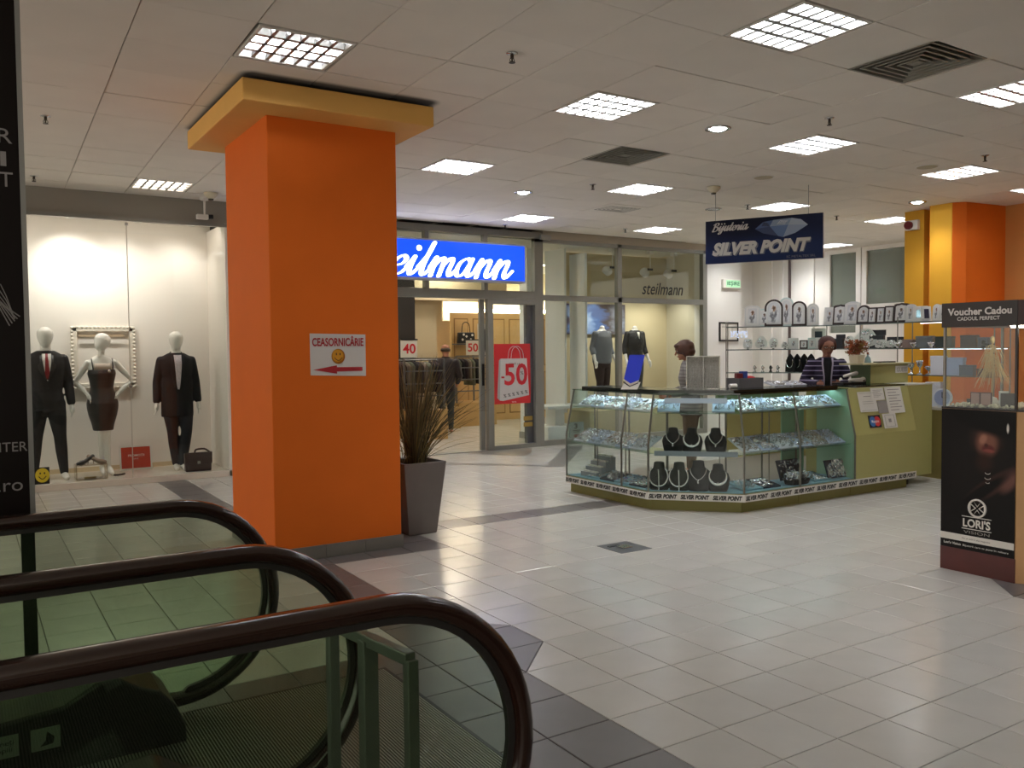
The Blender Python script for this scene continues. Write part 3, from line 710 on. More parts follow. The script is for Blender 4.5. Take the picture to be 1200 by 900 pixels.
# right-hand window: two headless mannequins
m_sweat = M('grey_knit','#777a82',.9,var=.1,vscale=60,bump=.3,bscale=140); m_wine = M('dark_wine_trousers','#2c1518',.8)
m_jkt = M('black_blouson','#15161c',.6); m_dgrey = M('dark_grey_trousers','#3a3c3c',.8)
def headless(root, H, topmat, legmat, topname, loose):
    b = MB(); torso(b, FEM, H); legs(b, H, [(-.06,0),(.07,-.02)])
    SH = [Vector((s*.095*H,0,.80*H)) for s in (-1,1)]; EL = [Vector((s*.135*H,.01*H,.645*H)) for s in (-1,1)]; WR = [Vector((s*.150*H,-.05*H,.515*H)) for s in (-1,1)]
    for s,e,w_ in zip(SH,EL,WR): arm(b, s, e, w_, H, side=(0,-1,0), hs=1.05)
    b.limb([(0,0,.82*H),(0,-.004*H,.865*H)],[.032*H,.028*H])
    remesh('body', b, m_manq, root, .009)
    b = MB()
    if loose: b.loft([ring(0,0,z*H,rx*H,ry*H) for z,rx,ry in ((.475,.085,.07),(.50,.112,.085),(.60,.112,.085),(.70,.110,.085),(.77,.108,.075),(.812,.092,.056),(.835,.05,.045))])
    else: b.loft([ring(0,0,z*H,rx*H,ry*H) for z,rx,ry in ((.53,.09,.07),(.56,.095,.074),(.62,.088,.07),(.70,.104,.082),(.77,.108,.075),(.812,.096,.058),(.84,.05,.045))])
    for s,e,w_ in zip(SH,EL,WR): b.limb([s,(s+e)/2,e,e*.6+w_*.4],[.037*H,.034*H,.031*H,.028*H],12)
    remesh(topname, b, topmat, root, .011, 3)
    b = MB(); legs(b, H, [(-.06,0),(.07,-.02)], .008, foot=False); b.loft([ring(0,0,z*H,rx*H,ry*H) for z,rx,ry in ((.44,.088,.07),(.50,.104,.078),(.56,.092,.068))])
    remesh('trousers', b, legmat, root, .011, 3)
H = 1.72
t = T('mannequin','headless mannequin in a loose grey sweater and dark wine trousers','mannequin',(9.82,12.4,.52),.12,'headless mannequins in the right shop window'); headless(t, H, m_sweat, m_wine, 'sweater', True)
b = MB(); b.loft([ring(0,0,z*H,rx*H,ry*H) for z,rx,ry in ((.60,.05,.05),(.74,.05,.05))]); 
t2 = T('mannequin','headless mannequin in a black studded jacket and dark grey trousers','mannequin',(10.60,12.4,.52),-.05,'headless mannequins in the right shop window'); headless(t2, H, m_jkt, m_dgrey, 'jacket', False)
P('neckline', patch(FEM,H,.012,[(.745*H,-.004,.004),(.82*H,-.028,.028)],eps=.018), m_manq, t2, world=False, smooth=True)
P('placket', patch(FEM,H,.014,[(.56*H,-.012,.012),(.745*H,-.012,.012)],eps=.020), m_jkt, t2, world=False)
b = MB()
for s in (-1,1):
    for i in range(4): b.ell((s*(.035+.018*i),-.092*H+.012+.006*i,(.775-.008*i)*H),(.006,.005,.006),8,6)
    for z in (.62,.67,.72): b.ell((s*.03,-.085*H-.012,z*H),(.006,.005,.006),8,6)
P('studs', b, M('silver_stud','#d8d8dc',.2,metal=1), t2, world=False, kind='stuff')
t = T('display_plinth','low beige plinth under the two headless mannequins','plinth',(10.3,12.45,0)); P('plinth_body', MB().box(9.3,12.1,.0,11.7,12.9,.52), M('display_backdrop'), t, bevel=.004)

# ---- people
m_skin = M('skin','#a8745c',.5); m_skinD = M('skin_tanned','#8f5d48',.5)
def eyes_mouth(root, m, hh, lips='#7a3a38', shut=False):
    for s in (-1,1):
        b = MB(); b.ell((s*.34*hh,-.83*hh,.10*hh),(.15*hh,.06*hh,(.045 if shut else .075)*hh),10,7); b.xf(m); P('eye', b, M('eye_white','#cfc6bd',.3), root, world=False, smooth=True)
        b = MB(); b.ell((s*.34*hh,-.885*hh,.10*hh),(.06*hh,.03*hh,.06*hh),8,6); b.xf(m); P('iris', b, M('dark_iris','#20140e',.3), root, world=False)
        b = MB(); b.tube([(s*.14*hh,-.93*hh,.31*hh),(s*.34*hh,-.92*hh,.37*hh),(s*.54*hh,-.82*hh,.31*hh)],.03*hh,5); b.xf(m); P('eyebrow', b, M('brow_brown','#3a2318',.8), root, world=False)
    b = MB(); b.tube([(-.22*hh,-.86*hh,-.50*hh),(0,-.95*hh,-.48*hh),(.22*hh,-.86*hh,-.50*hh)],.05*hh,6); b.xf(m); P('mouth', b, M('lips_'+lips[1:],lips,.5), root, world=False)
# saleswoman at the front counter, bent over her work
H = 1.64
t = T('person','woman with red-brown hair and glasses in a purple striped cardigan, looking down behind the counter','person',(8.92,6.86,.11),math.radians(-46)); LN = .10
b = MB(); torso(b, FEM, H, .004, lean=LN); legs(b, H, [(-.08,0),(.08,0)])
SHs = [Vector((s*.098*H,-.03*H,.795*H)) for s in (-1,1)]; ELs = [Vector((s*.165*H,-.035*H,.655*H)) for s in (-1,1)]; WRs = [Vector((s*.075*H,-.175*H,.652*H)) for s in (-1,1)]
for s,e,w_ in zip(SHs,ELs,WRs): arm(b, s, e, w_, H, side=(0,-.2,1), curl=.8)
b.limb([(0,-.032*H,.81*H),(0,-.05*H,.885*H)],[.031*H,.029*H])
hm, hh = head(b,(0,-.075*H,.925*H),H,yaw=.12,pitch=.30,face=True)
remesh('body', b, m_skinD, t, .0075, 3); eyes_mouth(t, hm, hh, '#7b3b3b', True)
b = MB(); b.ell((0,.24*hh,.36*hh),(.96*hh,.96*hh,.78*hh),20,14); b.ell((0,.38*hh,-.10*hh),(.92*hh,.72*hh,.62*hh),18,12)
for s in (-1,1): b.ell((s*.80*hh,.05*hh,.05*hh),(.2*hh,.42*hh,.52*hh))
b.xf(hm); remesh('hair', b, M('red_brown_hair','#4a1f18',.55,var=.25,vscale=50), t, .008, 2)
b = MB()
for s in (-1,1): b.tube([(s*.34*hh+.20*hh*math.cos(a),-.97*hh,.08*hh+.15*hh*math.sin(a)) for a in np.linspace(0,2*PI,14)[:-1]],.02*hh,5,closed=True); b.tube([(s*.54*hh,-.95*hh,.12*hh),(s*.84*hh,.0,.10*hh)],.018*hh,5)
b.tube([(-.14*hh,-.98*hh,.1*hh),(.14*hh,-.98*hh,.1*hh)],.018*hh,5); b.xf(hm); P('glasses', b, m_black, t, world=False)
# cardigan: navy-violet knit with thin pale stripes
m_card = M('striped_purple_knit','#201830',.9)
def stripes(m, per, thin, c1, off=0):
    nt = m.node_tree; n = nt.nodes; L = nt.links; b = n['Principled BSDF']; tc = n.new('ShaderNodeTexCoord'); sp = n.new('ShaderNodeSeparateXYZ'); L.new(tc.outputs['Object'], sp.inputs[0])
    a = n.new('ShaderNodeMath'); a.operation = 'DIVIDE'; a.inputs[1].default_value = per; L.new(sp.outputs[2], a.inputs[0])
    f = n.new('ShaderNodeMath'); f.operation = 'FRACT'; L.new(a.outputs[0], f.inputs[0]); c = n.new('ShaderNodeMath'); c.operation = 'LESS_THAN'; c.inputs[1].default_value = thin; L.new(f.outputs[0], c.inputs[0])
    mx = n.new('ShaderNodeMix'); mx.data_type = 'RGBA'; mx.inputs[6].default_value = b.inputs['Base Color'].default_value; mx.inputs[7].default_value = lin(c1); L.new(c.outputs[0], mx.inputs[0]); L.new(mx.outputs[2], b.inputs['Base Color'])
stripes(m_card, .058, .2, '#8d86a4')
b = MB(); torso(b, FEM, H, .022, lean=LN, hem=(.44,.115,.09))
for s,e,w_ in zip(SHs,ELs,WRs): b.limb([s,(s+e)/2,e,(e+w_)/2,e*.1+w_*.9],[.045*H,.042*H,.038*H,.033*H,.025*H],12)
remesh('cardigan', b, m_card, t, .011, 3)
FEMt = FEM
P('black_top', patch(FEMt,H,.022,[(.56*H,-.03,.03),(.70*H,-.034,.034),(.80*H,-.05,.05),(.835*H,-.045,.045)],lean=LN,eps=.008), M('black_jersey','#0d0c10',.9), t, world=False, smooth=True)
for s in (-1,1): P('button_band', patch(FEMt,H,.022,[(.56*H,min(s*.03,s*.042),max(s*.03,s*.042)),(.70*H,min(s*.034,s*.05),max(s*.034,s*.05)),(.80*H,min(s*.05,s*.068),max(s*.05,s*.068)),(.84*H,min(s*.045,s*.066),max(s*.045,s*.066))],lean=LN,eps=.012), M('pale_knit_edge','#a89fb0',.9), t, world=False, smooth=True)
b = MB(); legs(b, H, [(-.08,0),(.08,0)], .009, foot=False); b.loft([ring(0,0,z*H,.1*H,.078*H) for z in (.44,.5,.55)]); remesh('trousers', b, M('black_jersey'), t, .011, 3)
# second saleswoman, in profile
H = 1.60
t = T('person','woman with short brown hair and grey sweater, seen in profile behind glass earring tower','person',(7.31,7.53,.11),math.radians(-128))
b = MB(); torso(b, FEM, H, .004, lean=.05); legs(b, H, [(-.08,0),(.08,0)])
SHs = [Vector((s*.098*H,-.015*H,.795*H)) for s in (-1,1)]; ELs = [Vector((s*.15*H,-.02*H,.645*H)) for s in (-1,1)]; WRs = [Vector((s*.09*H,-.15*H,.60*H)) for s in (-1,1)]
for s,e,w_ in zip(SHs,ELs,WRs): arm(b, s, e, w_, H, side=(0,-.2,1), curl=.8)
b.limb([(0,-.02*H,.81*H),(0,-.03*H,.885*H)],[.030*H,.028*H]); hm, hh = head(b,(0,-.05*H,.93*H),H,pitch=.28,face=True)
remesh('body', b, m_skin, t, .0075, 3); eyes_mouth(t, hm, hh, '#8a4a48')
b = MB(); b.ell((0,.14*hh,.25*hh),(1.04*hh,1.10*hh,.94*hh),20,14); b.ell((0,.36*hh,-.30*hh),(.98*hh,.84*hh,.72*hh),18,12)
for s in (-1,1): b.ell((s*.84*hh,.12*hh,-.10*hh),(.22*hh,.5*hh,.72*hh))
b.ell((0,-.62*hh,.70*hh),(.72*hh,.40*hh,.26*hh)); b.xf(hm); remesh('hair', b, M('brown_hair','#4b2a1a',.5,var=.25,vscale=50), t, .008, 2)
b = MB(); torso(b, FEM, H, .022, lean=.05, hem=(.45,.112,.09))
for s,e,w_ in zip(SHs,ELs,WRs): b.limb([s,(s+e)/2,e,(e+w_)/2,e*.1+w_*.9],[.043*H,.040*H,.036*H,.032*H,.025*H],12)
b.lathe([(.05*H,0),(.04*H,.035*H)],16,(0,-.02*H,.82*H))
m_gs = M('grey_ribbed_sweater','#8a8784',.9,bump=.3,bscale=120); stripes(m_gs, .04, .3, '#6f6c6a'); remesh('sweater', b, m_gs, t, .011, 3)
b = MB(); legs(b, H, [(-.08,0),(.08,0)], .009, foot=False); b.loft([ring(0,0,z*H,.1*H,.078*H) for z in (.44,.5,.55)]); remesh('trousers', b, M('brown_trousers','#5a4634',.9), t, .011, 3)
# man inside the shop, back turned
H = 1.74
t = T('person','balding man in a dark jacket with his back turned, inside the clothes shop','person',(7.98,15.0,0),math.radians(152))
b = MB(); torso(b, MALE, H); legs(b, H, [(-.09,0),(.09,0)])
SHs = [Vector((s*.105*H,.005,.805*H)) for s in (-1,1)]; ELs = [Vector((s*.155*H,-.01*H,.64*H)) for s in (-1,1)]; WRs = [Vector((s*.13*H,-.10*H,.56*H)) for s in (-1,1)]
for s,e,w_ in zip(SHs,ELs,WRs): arm(b, s, e, w_, H)
b.limb([(0,0,.82*H),(0,-.01*H,.90*H)],[.036*H,.034*H]); hm, hh = head(b,(0,-.015*H,.935*H),H,face=True,pitch=.2)
remesh('body', b, m_skin, t, .009, 3); eyes_mouth(t, hm, hh)
b = MB(); b.ell((0,.45*hh,-.05*hh),(.86*hh,.62*hh,.40*hh),16,10); b.xf(hm); remesh('hair', b, M('grey_hair','#4a4038',.8), t, .009, 2)
b = MB(); torso(b, MALE, H, .022, hem=(.47,.115,.09))
for s,e,w_ in zip(SHs,ELs,WRs): b.limb([s,(s+e)/2,e,(e+w_)/2,e*.1+w_*.9],[.048*H,.045*H,.04*H,.036*H,.028*H],12)
remesh('jacket', b, M('dark_plum_jacket','#231a20',.6), t, .012, 3)
b = MB(); b.lathe([(.05*H,0),(.045*H,.03*H)],16,(0,0,.83*H)); P('collar', b, M('dark_plum_jacket'), t, world=False, smooth=True)
b = MB(); legs(b, H, [(-.09,0),(.09,0)], .01, foot=False); b.loft([ring(0,0,z*H,.096*H,.074*H) for z in (.45,.5,.53)]); remesh('trousers', b, M('dark_grey_trousers'), t, .012, 3)
# ------------------------------------------------------------------ ceiling fittings
m_tube = M('lit_tube','#f6f8ff',.5,emit=TUBE); m_dim = M('unlit_tube','#b9b6b0',.4); m_half = M('dim_tube','#fff1e2',.5,emit=6)
m_louv = M('satin_louvre','#b4b4b2',.3,metal=.5); m_hous = M('white_housing','#b4b3b0',.5)
def lamp_parts(root, tubes):
    """recessed square fitting: rim, housing, four tubes, louvre grid (origin on the ceiling face)"""
    a = .306; r = .285
    b = MB(); b.box(-a,-a,-.004,a,-r,.02).box(-a,r,-.004,a,a,.02).box(-a,-r,-.004,-r,r,.02).box(r,-r,-.004,a,r,.02); P('rim', b, m_white, root, world=False)
    b = MB(); b.box(-r-.01,-r-.01,.105,r+.01,r+.01,.115).box(-r-.01,-r,.02,-r,r,.105).box(r,-r,.02,r+.01,r,.105).box(-r,-r-.01,.02,r,-r,.105).box(-r,r,.02,r,r+.01,.105); P('housing', b, m_hous, root, world=False)
    b = MB()
    for i in range(1,4): b.prism([(-.142+.142*(i-1)-.018,.0),(-.142+.142*(i-1)+.018,.0),(-.142+.142*(i-1)+.003,.05),(-.142+.142*(i-1)-.003,.05)],-r,r,'x')
    for i in range(1,6): x = -r+2*r*i/6; b.prism([(x-.012,0),(x+.012,0),(x+.002,.045),(x-.002,.045)],-r,r,'y')
    P('louvre', b, m_louv, root, world=False)
    for i,mt in enumerate(tubes):
        y = -.2137+.1425*i; P('tube', MB().tube([(-r+.01,y,.075),(r-.01,y,.075)],.0135*1.5,8), mt, root, world=False)
lt = {(0,0):'large louvred ceiling light at top right, just left of the big air vent',(4,3):'louvred ceiling light right of the round downlight, above the hanging jewellery sign',(0,3):'louvred ceiling light right of the pillar head, above the small air vent',(0,7):'louvred ceiling light just right of the pillar, above the blue shop sign',(4,7):'louvred ceiling light beyond the small square air vent',(4,11):'small louvred ceiling light nearest the shop front, right of the blue sign',(8,11):'small louvred ceiling light above the right shop window',(-4,3):'half-lit louvred ceiling light directly above the pillar head',(-4,11):'dim louvred ceiling light above the left display window',(4,0):'louvred ceiling light cut by the right picture edge, right of the big vent',(8,3):'louvred ceiling light far right, beside the round ceiling speaker',(8,7):'louvred ceiling light right above the hanging jewellery sign',(12,7):'louvred ceiling light just left of the amber pier',(15,11):'far louvred ceiling light partly hidden by the hanging sign',
 (8,0):'louvred ceiling light right of the picture',(0,-4):'louvred ceiling light behind the camera, left',(4,-4):'louvred ceiling light behind the camera, middle',(8,-4):'louvred ceiling light behind the camera, right',(15,7):'added louvred ceiling light hidden behind the amber pier',(11,3):'added louvred ceiling light right of the picture, before the orange wall',(11,0):'added louvred ceiling light right of the picture, near the camera',(15,13):'added louvred ceiling light, unseen in the far corner behind the hanging sign',(12,11):'louvred ceiling light hidden behind the hanging sign',(0,11):'louvred ceiling light hidden behind the pillar, near the shop front'}  # lights called added are unseen, put in to brighten the right walls
PROT = {}
for (k,m),lb in lt.items():
    x, y = cell(k,m); kind = 'half' if (k,m) == (-4,3) else 'dim' if (k,m) in ((-4,11),) else 'off' if (k,m) in ((-4,7),) else 'on'
    if kind not in PROT:
        r = T('ceiling_light',lb,'ceiling light',(x,y,ZC),-.01,'square louvred ceiling lights')
        lamp_parts(r, {'on':[m_tube]*4,'half':[m_dim,m_tube,m_tube,m_dim],'dim':[m_half,m_half,m_half,m_half],'off':[m_dim]*4}[kind]); PROT[kind] = r
    else: dup(PROT[kind], (x,y,ZC), -.01, lb)
# square air vents
m_vent = M('vent_blade','#8b8a80',.5,metal=.2); m_vd = M('vent_dark','#161514',.8)
def vent(x, y, lb, hw, hd):
    r = T('air_vent',lb,'air vent',(x,y,ZC),-.01,'ceiling air vents')
    P('backing', MB().box(-hw,-hd,.06,hw,hd,.07), m_vd, r, world=False)
    n = 5
    for i in range(n):
        f0 = 1-i/(n+.6); f1 = f0-.05; z0 = 0.0+.0*i; b = MB()
        o = [(-hw*f0,-hd*f0,-.003),(hw*f0,-hd*f0,-.003),(hw*f0,hd*f0,-.003),(-hw*f0,hd*f0,-.003)]
        g = 1-(i+1)/(n+.6)+.035
        q = [(-hw*g,-hd*g,.05),(hw*g,-hd*g,.05),(hw*g,hd*g,.05),(-hw*g,hd*g,.05)]
        g2 = f0-.055; q2 = [(-hw*g2,-hd*g2,-.003),(hw*g2,-hd*g2,-.003),(hw*g2,hd*g2,-.003),(-hw*g2,hd*g2,-.003)]
        b.loft([o, q2, [(p[0]*.97,p[1]*.97,.045) for p in q2]], cap=False)
        P('vent_ring', b, m_vent, r, world=False, solid=.002)
    f = .14; P('vent_core', MB().box(-hw*f,-hd*f,.0,hw*f,hd*f,.02), m_vent, r, world=False)
x,y = cell(2,0); vent(x-.04,y,'large square air vent with nested blades, top right of the ceiling',.318,.318)
x,y = cell(2,5); vent(x-.04,y-.03,'square air vent with nested blades in mid ceiling, left of the round downlight',.318,.322)
vent(7.79,9.47,'small rectangular grey air vent near the shop front',.27,.19)
# round downlights
m_chr = M('chrome','#c8c8c8',.12,metal=1); m_dl = M('downlight_glow','#f4fbff',.4,emit=30); m_dl0 = M('downlight_off','#d8d8d4',.3)
for x,y,lb,on in ((5.73,5.56,'round chrome downlight in mid ceiling, brightest left of the far right lights',1),(5.92,9.02,'round tilted downlight near the blue shop sign',1),(11.0,7.0,'round bright downlight in front of the amber pier',1),(12.4,11.3,'added round downlight hidden behind the hanging sign, brightening the exit wall',1),(14.45,12.0,'round downlight hidden behind the hanging sign, washing the far wall',1),(8.98,8.8,'unlit round downlight just above the left end of hanging sign',0)):  # the exit-wall downlight is unseen, added to brighten that wall
    r = T('downlight',lb,'downlight',(x,y,ZC),0,'round ceiling downlights')
    b = MB(); b.lathe([(.115,0),(.115,-.012),(.085,-.014),(.08,.03),(.085,.04)],24); P('rim', b, m_chr, r, world=False, smooth=True)
    b = MB(); b.lathe([(.079,-.004),(.05,-.02 if on else .002),(.01,-.026 if on else .004)],20); P('lamp', b, m_dl if on else m_dl0, r, world=False, smooth=True)
    if on: ld = bpy.data.lights.new('down_lamp','SPOT'); ld.energy = 32; ld.color = (1,.97,.92); ld.spot_size = 2.3; ld.spot_blend = .9; ld.shadow_soft_size = .06; lo = bpy.data.objects.new('down_lamp', ld); C.objects.link(lo); lo.parent = r; lo.location = (0,0,-.035)
# sprinklers
for i,(x,y,lb) in enumerate(((3.11,4.86,'sprinkler head on the near ceiling, right of the pillar head'),(6.31,4.83,'sprinkler head below the big air vent'),(6.37,8.2,'sprinkler head right of the round tilted downlight'),(7.2,11.5,'sprinkler head above the blue shop sign'),(9.17,10.95,'sprinkler head left of the light over the right shop window'),(9.14,8.32,'sprinkler head just above the hanging sign'),(11.1,8.36,'sprinkler head right of the hanging sign'),(8.95,4.95,'sprinkler head at far right, above a lit panel'),(.62,8.09,'sprinkler head left of the pillar, nearer one'),(.70,10.84,'sprinkler head left of the pillar, above the left display window'))):
    if i == 0:
        s0 = r = T('sprinkler',lb,'sprinkler',(x,y,ZC),0,'ceiling sprinklers')
        b = MB(); b.lathe([(.040,0),(.040,-.004),(.014,-.012)],16); P('cover_plate', b, m_chr, r, world=False, smooth=True)
        b = MB(); b.lathe([(.012,-.01),(.012,-.035),(.006,-.036),(.006,-.058),(.022,-.060),(.022,-.064)],10); b.tube([(.012,0,-.034),(.018,0,-.048),(.006,0,-.06)],.003,5).tube([(-.012,0,-.034),(-.018,0,-.048),(-.006,0,-.06)],.003,5); P('nozzle', b, M('dark_brass','#3b3026',.4,metal=.6), r, world=False)
    else: dup(s0, (x,y,ZC), 0, lb)
# speakers, detectors, camera
m_spk = M('ivory_speaker','#b3a98d',.6)
for x,y,lb in ((8.94,5.58,'oval-looking round ceiling speaker beside the far right light'),(7.82,6.88,'round ceiling speaker above the hanging jewellery sign')):
    r = T('ceiling_speaker',lb,'speaker',(x,y,ZC),0,'ceiling speakers'); b = MB(); b.lathe([(.11,0),(.11,-.006),(.10,-.012),(.01,-.014)],24); P('grille', b, m_spk, r, world=False, smooth=True)
    b = MB(); b.lathe([(.12,0),(.12,-.004),(.108,-.008)],24); P('rim', b, m_white, r, world=False)
for x,y,lb in ((7.755,7.6,'cream cone smoke detector left of the hanging sign'),(2.606,10.95,'white smoke detector above the left display, by the pillar')):
    r = T('smoke_detector',lb,'smoke detector',(x,y,ZC),0,'smoke detectors'); b = MB(); b.lathe([(.085,0),(.085,-.02),(.06,-.05),(.03,-.075),(.01,-.078)],18); P('detector_body', b, M('ivory_plastic','#cfc6ac',.5), r, world=False, smooth=True)
    b = MB(); b.lathe([(.035,-.058),(.03,-.09),(.008,-.092)],12); P('sensor', b, M('dark_sensor','#4a4538',.6), r, world=False)
r = T('security_camera','small white security camera hanging on a stem above left display window','camera',(2.62,11.35,ZC),0)
b = MB(); b.lathe([(.06,0),(.05,-.03),(.015,-.04),(.012,-.22)],12); P('stem', b, m_white, r, world=False); b = MB(); b.box(-.10,-.035,-.27,.04,.035,-.21); P('camera_body', b, m_white, r, world=False, bevel=.006)
b = MB(); b.tube([(.04,0,-.235),(.10,0,-.23)],.03,12); P('lens', b, m_black, r, world=False)

# ------------------------------------------------------------------ lamps inside the left display
for i,(x,tx,lb,pw) in enumerate(((1.15,1.2,'spotlight behind the display header, left',85),(1.9,1.7,'spotlight behind the display header, middle',30),(2.55,2.45,'spotlight behind the display header, right',30))):
    r = T('display_spotlight',lb,'spotlight',(x,11.86,3.40),0,'spotlights hidden in the left display')
    tgt = Vector((tx,12.5,2.35))-Vector((x,11.86,3.30)); q = tgt.to_track_quat('-Z','Y')
    b = MB(); b.lathe([(.03,.08),(.05,.04),(.055,-.0)],14); b.xf(Matrix.Translation((0,0,-.10)) @ q.to_matrix().to_4x4()); P('lamp_head', b, m_white, r, world=False); P('stem', MB().tube([(0,0,0),(0,0,-.06)],.01,6), m_white, r, world=False)
    ld = bpy.data.lights.new('spot_lamp','SPOT'); ld.energy = pw*.42; ld.color = (1,.94,.90); ld.spot_size = 1.75; ld.spot_blend = 1.; ld.shadow_soft_size = .04
    lo = bpy.data.objects.new('spot_lamp', ld); C.objects.link(lo); lo.parent = r; lo.location = Vector((0,0,-.10))+tgt.normalized()*.03; lo.rotation_euler = q.to_euler()
r = T('display_strip_light','strip light behind the display header','strip light',(1.4,11.8,3.38)); P('casing', MB().box(-2.5,11.76,3.36,2.8,11.88,3.40), m_white, r); P('tube', MB().box(-2.4,11.78,3.345,2.75,11.86,3.36), M('warm_tube','#fff1e8',.5,emit=7.5), r)

# ------------------------------------------------------------------ things in the left display
m_fr = M('white_carved_frame','#e6dccd',.5,bump=.5,bscale=60)
r = T('picture_frame','empty white carved picture frame on the wall behind the black dress','frame',(1.52,12.48,1.15),0)
fx0,fx1,fz0,fz1 = 1.17,1.93,1.17,1.98
for nm,(a,b_,c1,d) in {'side':(fx0,fz0,fx0+.07,fz1),'side_':(fx1-.07,fz0,fx1,fz1),'rail':(fx0,fz1-.07,fx1,fz1),'rail_':(fx0,fz0,fx1,fz0+.07)}.items():
    P('frame_'+nm.strip('_'), MB().box(a,12.455,b_,c1,12.495,d), m_fr, r, bevel=.01)
b = MB()
for i in range(17):
    for x in (fx0+.01,fx1-.01): b.ell((x,12.46,fz0+.02+i*.0485),(.022,.014,.020),8,5)
for i in range(15):
    for z in (fz0+.01,fz1-.01): b.ell((fx0+.03+i*.05,12.46,z),(.022,.014,.018),8,5)
P('carving', b, m_fr, r, smooth=True, kind='stuff')
P('price_scroll', MB().box(1.26,12.44,1.845,1.80,12.452,1.875), M('pale_wood_slat','#b9a184',.6), r)
r = T('sale_sign','red framed promotion board leaning on the wall behind the glass joint','sign',(1.9,12.40,ZP),.0)
th = -.16; Rm = Matrix.Translation((1.89,12.33,ZP)) @ Matrix.Rotation(th,4,'X')
b = MB(); b.box(-.20,0,0,.20,.015,.02).box(-.20,0,.30,.20,.015,.32).box(-.20,0,.02,-.18,.015,.30).box(.18,0,.02,.20,.015,.30); b.xf(Rm); P('white_frame', b, m_white, r)
b = MB(); b.box(-.18,.003,.02,.18,.012,.30); b.xf(Rm); P('red_board', b, M('promo_red','#c1402c',.5), r)
up_ = (0,-math.sin(th)*-1*-1,math.cos(th)); up_ = tuple((Rm.to_3x3() @ Vector((0,0,1))))
text('PROMOȚII', M('promo_white','#f0e6de',.6), r, tuple(Rm @ Vector((-.095,.001,.165))), (1,0,0), .20,.04, up=up_, bold=.01); text('SALE', M('promo_white'), r, tuple(Rm @ Vector((-.03,.001,.135))), (1,0,0), .06,.018, up=up_)
r = T('acrylic_riser','clear acrylic display block carrying a pair of high heels','display riser',(1.27,11.76,ZP))
b = MB(); b.box(1.10,11.64,ZP,1.115,11.86,ZP+.19).box(1.44,11.64,ZP,1.455,11.86,ZP+.19).box(1.115,11.64,ZP+.175,1.44,11.86,ZP+.19).box(1.115,11.64,ZP,1.44,11.86,ZP+.012); P('acrylic_shell', b, G('frosted_acrylic','#e9e4dc',.10,.5,.15), r, bevel=.004)
def shoe(loc, rz, lb, mats, tilt=0):
    r = T('high_heel_shoe',lb,'shoe',loc,rz,'pair of high heels on the acrylic block')
    b = MB(); b.limb([(0,-.115,.010),(0,-.07,.014),(0,-.02,.030),(0,.04,.068),(0,.075,.085)],[.020,.034,.026,.024,.026],12); b.xf(Matrix.Scale(1,4)); P('upper', b, mats[0], r, world=False, smooth=True)
    b = MB(); b.limb([(0,.078,.075),(0,.082,.03),(0,.083,.004)],[.016,.008,.006],8); P('heel', b, mats[1], r, world=False, smooth=True)
    b = MB(); b.tube([(0,-.12,.002),(0,-.05,.003),(0,.0,.02),(0,.06,.062)],[.014,.03,.022,.02],8,flat=.15); P('sole', b, mats[1], r, world=False)
m_sh1 = M('dark_brown_leather','#2c1c18',.35); m_sh2 = M('taupe_suede','#a08878',.7)
shoe((1.235,11.74,ZP+.192), -1.2, 'dark brown high heel on the acrylic block, left shoe of the pair', (m_sh1,m_sh2)); shoe((1.33,11.75,ZP+.192), 1.3, 'taupe high heel on the acrylic block, right shoe of the pair', (m_sh2,m_sh1))
r = T('perfume_box','flat gold box lying inside the acrylic block','box',(1.27,11.72,ZP+.012)); P('box_body', MB().box(1.20,11.69,ZP+.013,1.33,11.75,ZP+.032), M('dull_gold','#8c7648',.4,metal=.4), r, bevel=.003)
r = T('belt_roll','rolled brown belt lying on sill between acrylic block and red board','belt',(1.60,11.85,ZP)); b = MB(); b.tube([(1.55+.0,11.85,ZP+.012),(1.6,11.83,ZP+.012),(1.66,11.87,ZP+.012),(1.68,11.9,ZP+.012)],.012,8); P('strap', b, m_sh1, r)
# brown bag
m_lea = M('oxblood_leather','#3a1f1c',.4,var=.1,vscale=20)
r = T('leather_bag','brown leather satchel standing on sill at the right end of the left display','bag',(2.535,11.68,ZP),.0)
b = MB(); b.prism([(2.375,ZP),(2.70,ZP),(2.705,ZP+.24),(2.37,ZP+.24)],11.64,11.74,'y'); P('bag_body', b, m_lea, r, bevel=.015)
b = MB(); b.prism([(2.368,ZP+.10),(2.708,ZP+.10),(2.71,ZP+.25),(2.364,ZP+.25)],11.628,11.642,'y'); P('flap', b, m_lea, r, bevel=.005); P('clasp', MB().box(2.52,11.618,ZP+.10,2.555,11.63,ZP+.135), m_alu, r)
b = MB(); b.tube(catmull([(2.50,11.69,ZP+.24),(2.52,11.69,ZP+.28),(2.62,11.69,ZP+.285),(2.69,11.69,ZP+.24)],6),.012,8); P('handle', b, m_lea, r, smooth=True)
# smiley sticker on the glass
r = T('smiley_sticker','round yellow smiley sticker on the glass beside the dark totem','sticker',(.72,11.53,.18))
b = MB(); b.prism([(.735+.075*math.cos(a),.195+.085*math.sin(a)) for a in np.linspace(0,2*PI,25)[:-1]],11.529,11.534,'y'); P('disc', b, M('smiley_yellow','#d8c02c',.5), r)
b = MB(); b.ell((.712,11.528,.22),(.008,.002,.012)).ell((.757,11.528,.22),(.008,.002,.012)); b.tube([(.695+.01*i,11.528,.185-.035*math.sin(PI*i/8)) for i in range(9)],.005,5); P('printed_face', b, m_ink, r)
b = MB(); b.prism([(.60,.09),(.81,.09),(.81,.29),(.60,.29)],11.5345,11.5355,'y'); P('backing', b, m_black, r)

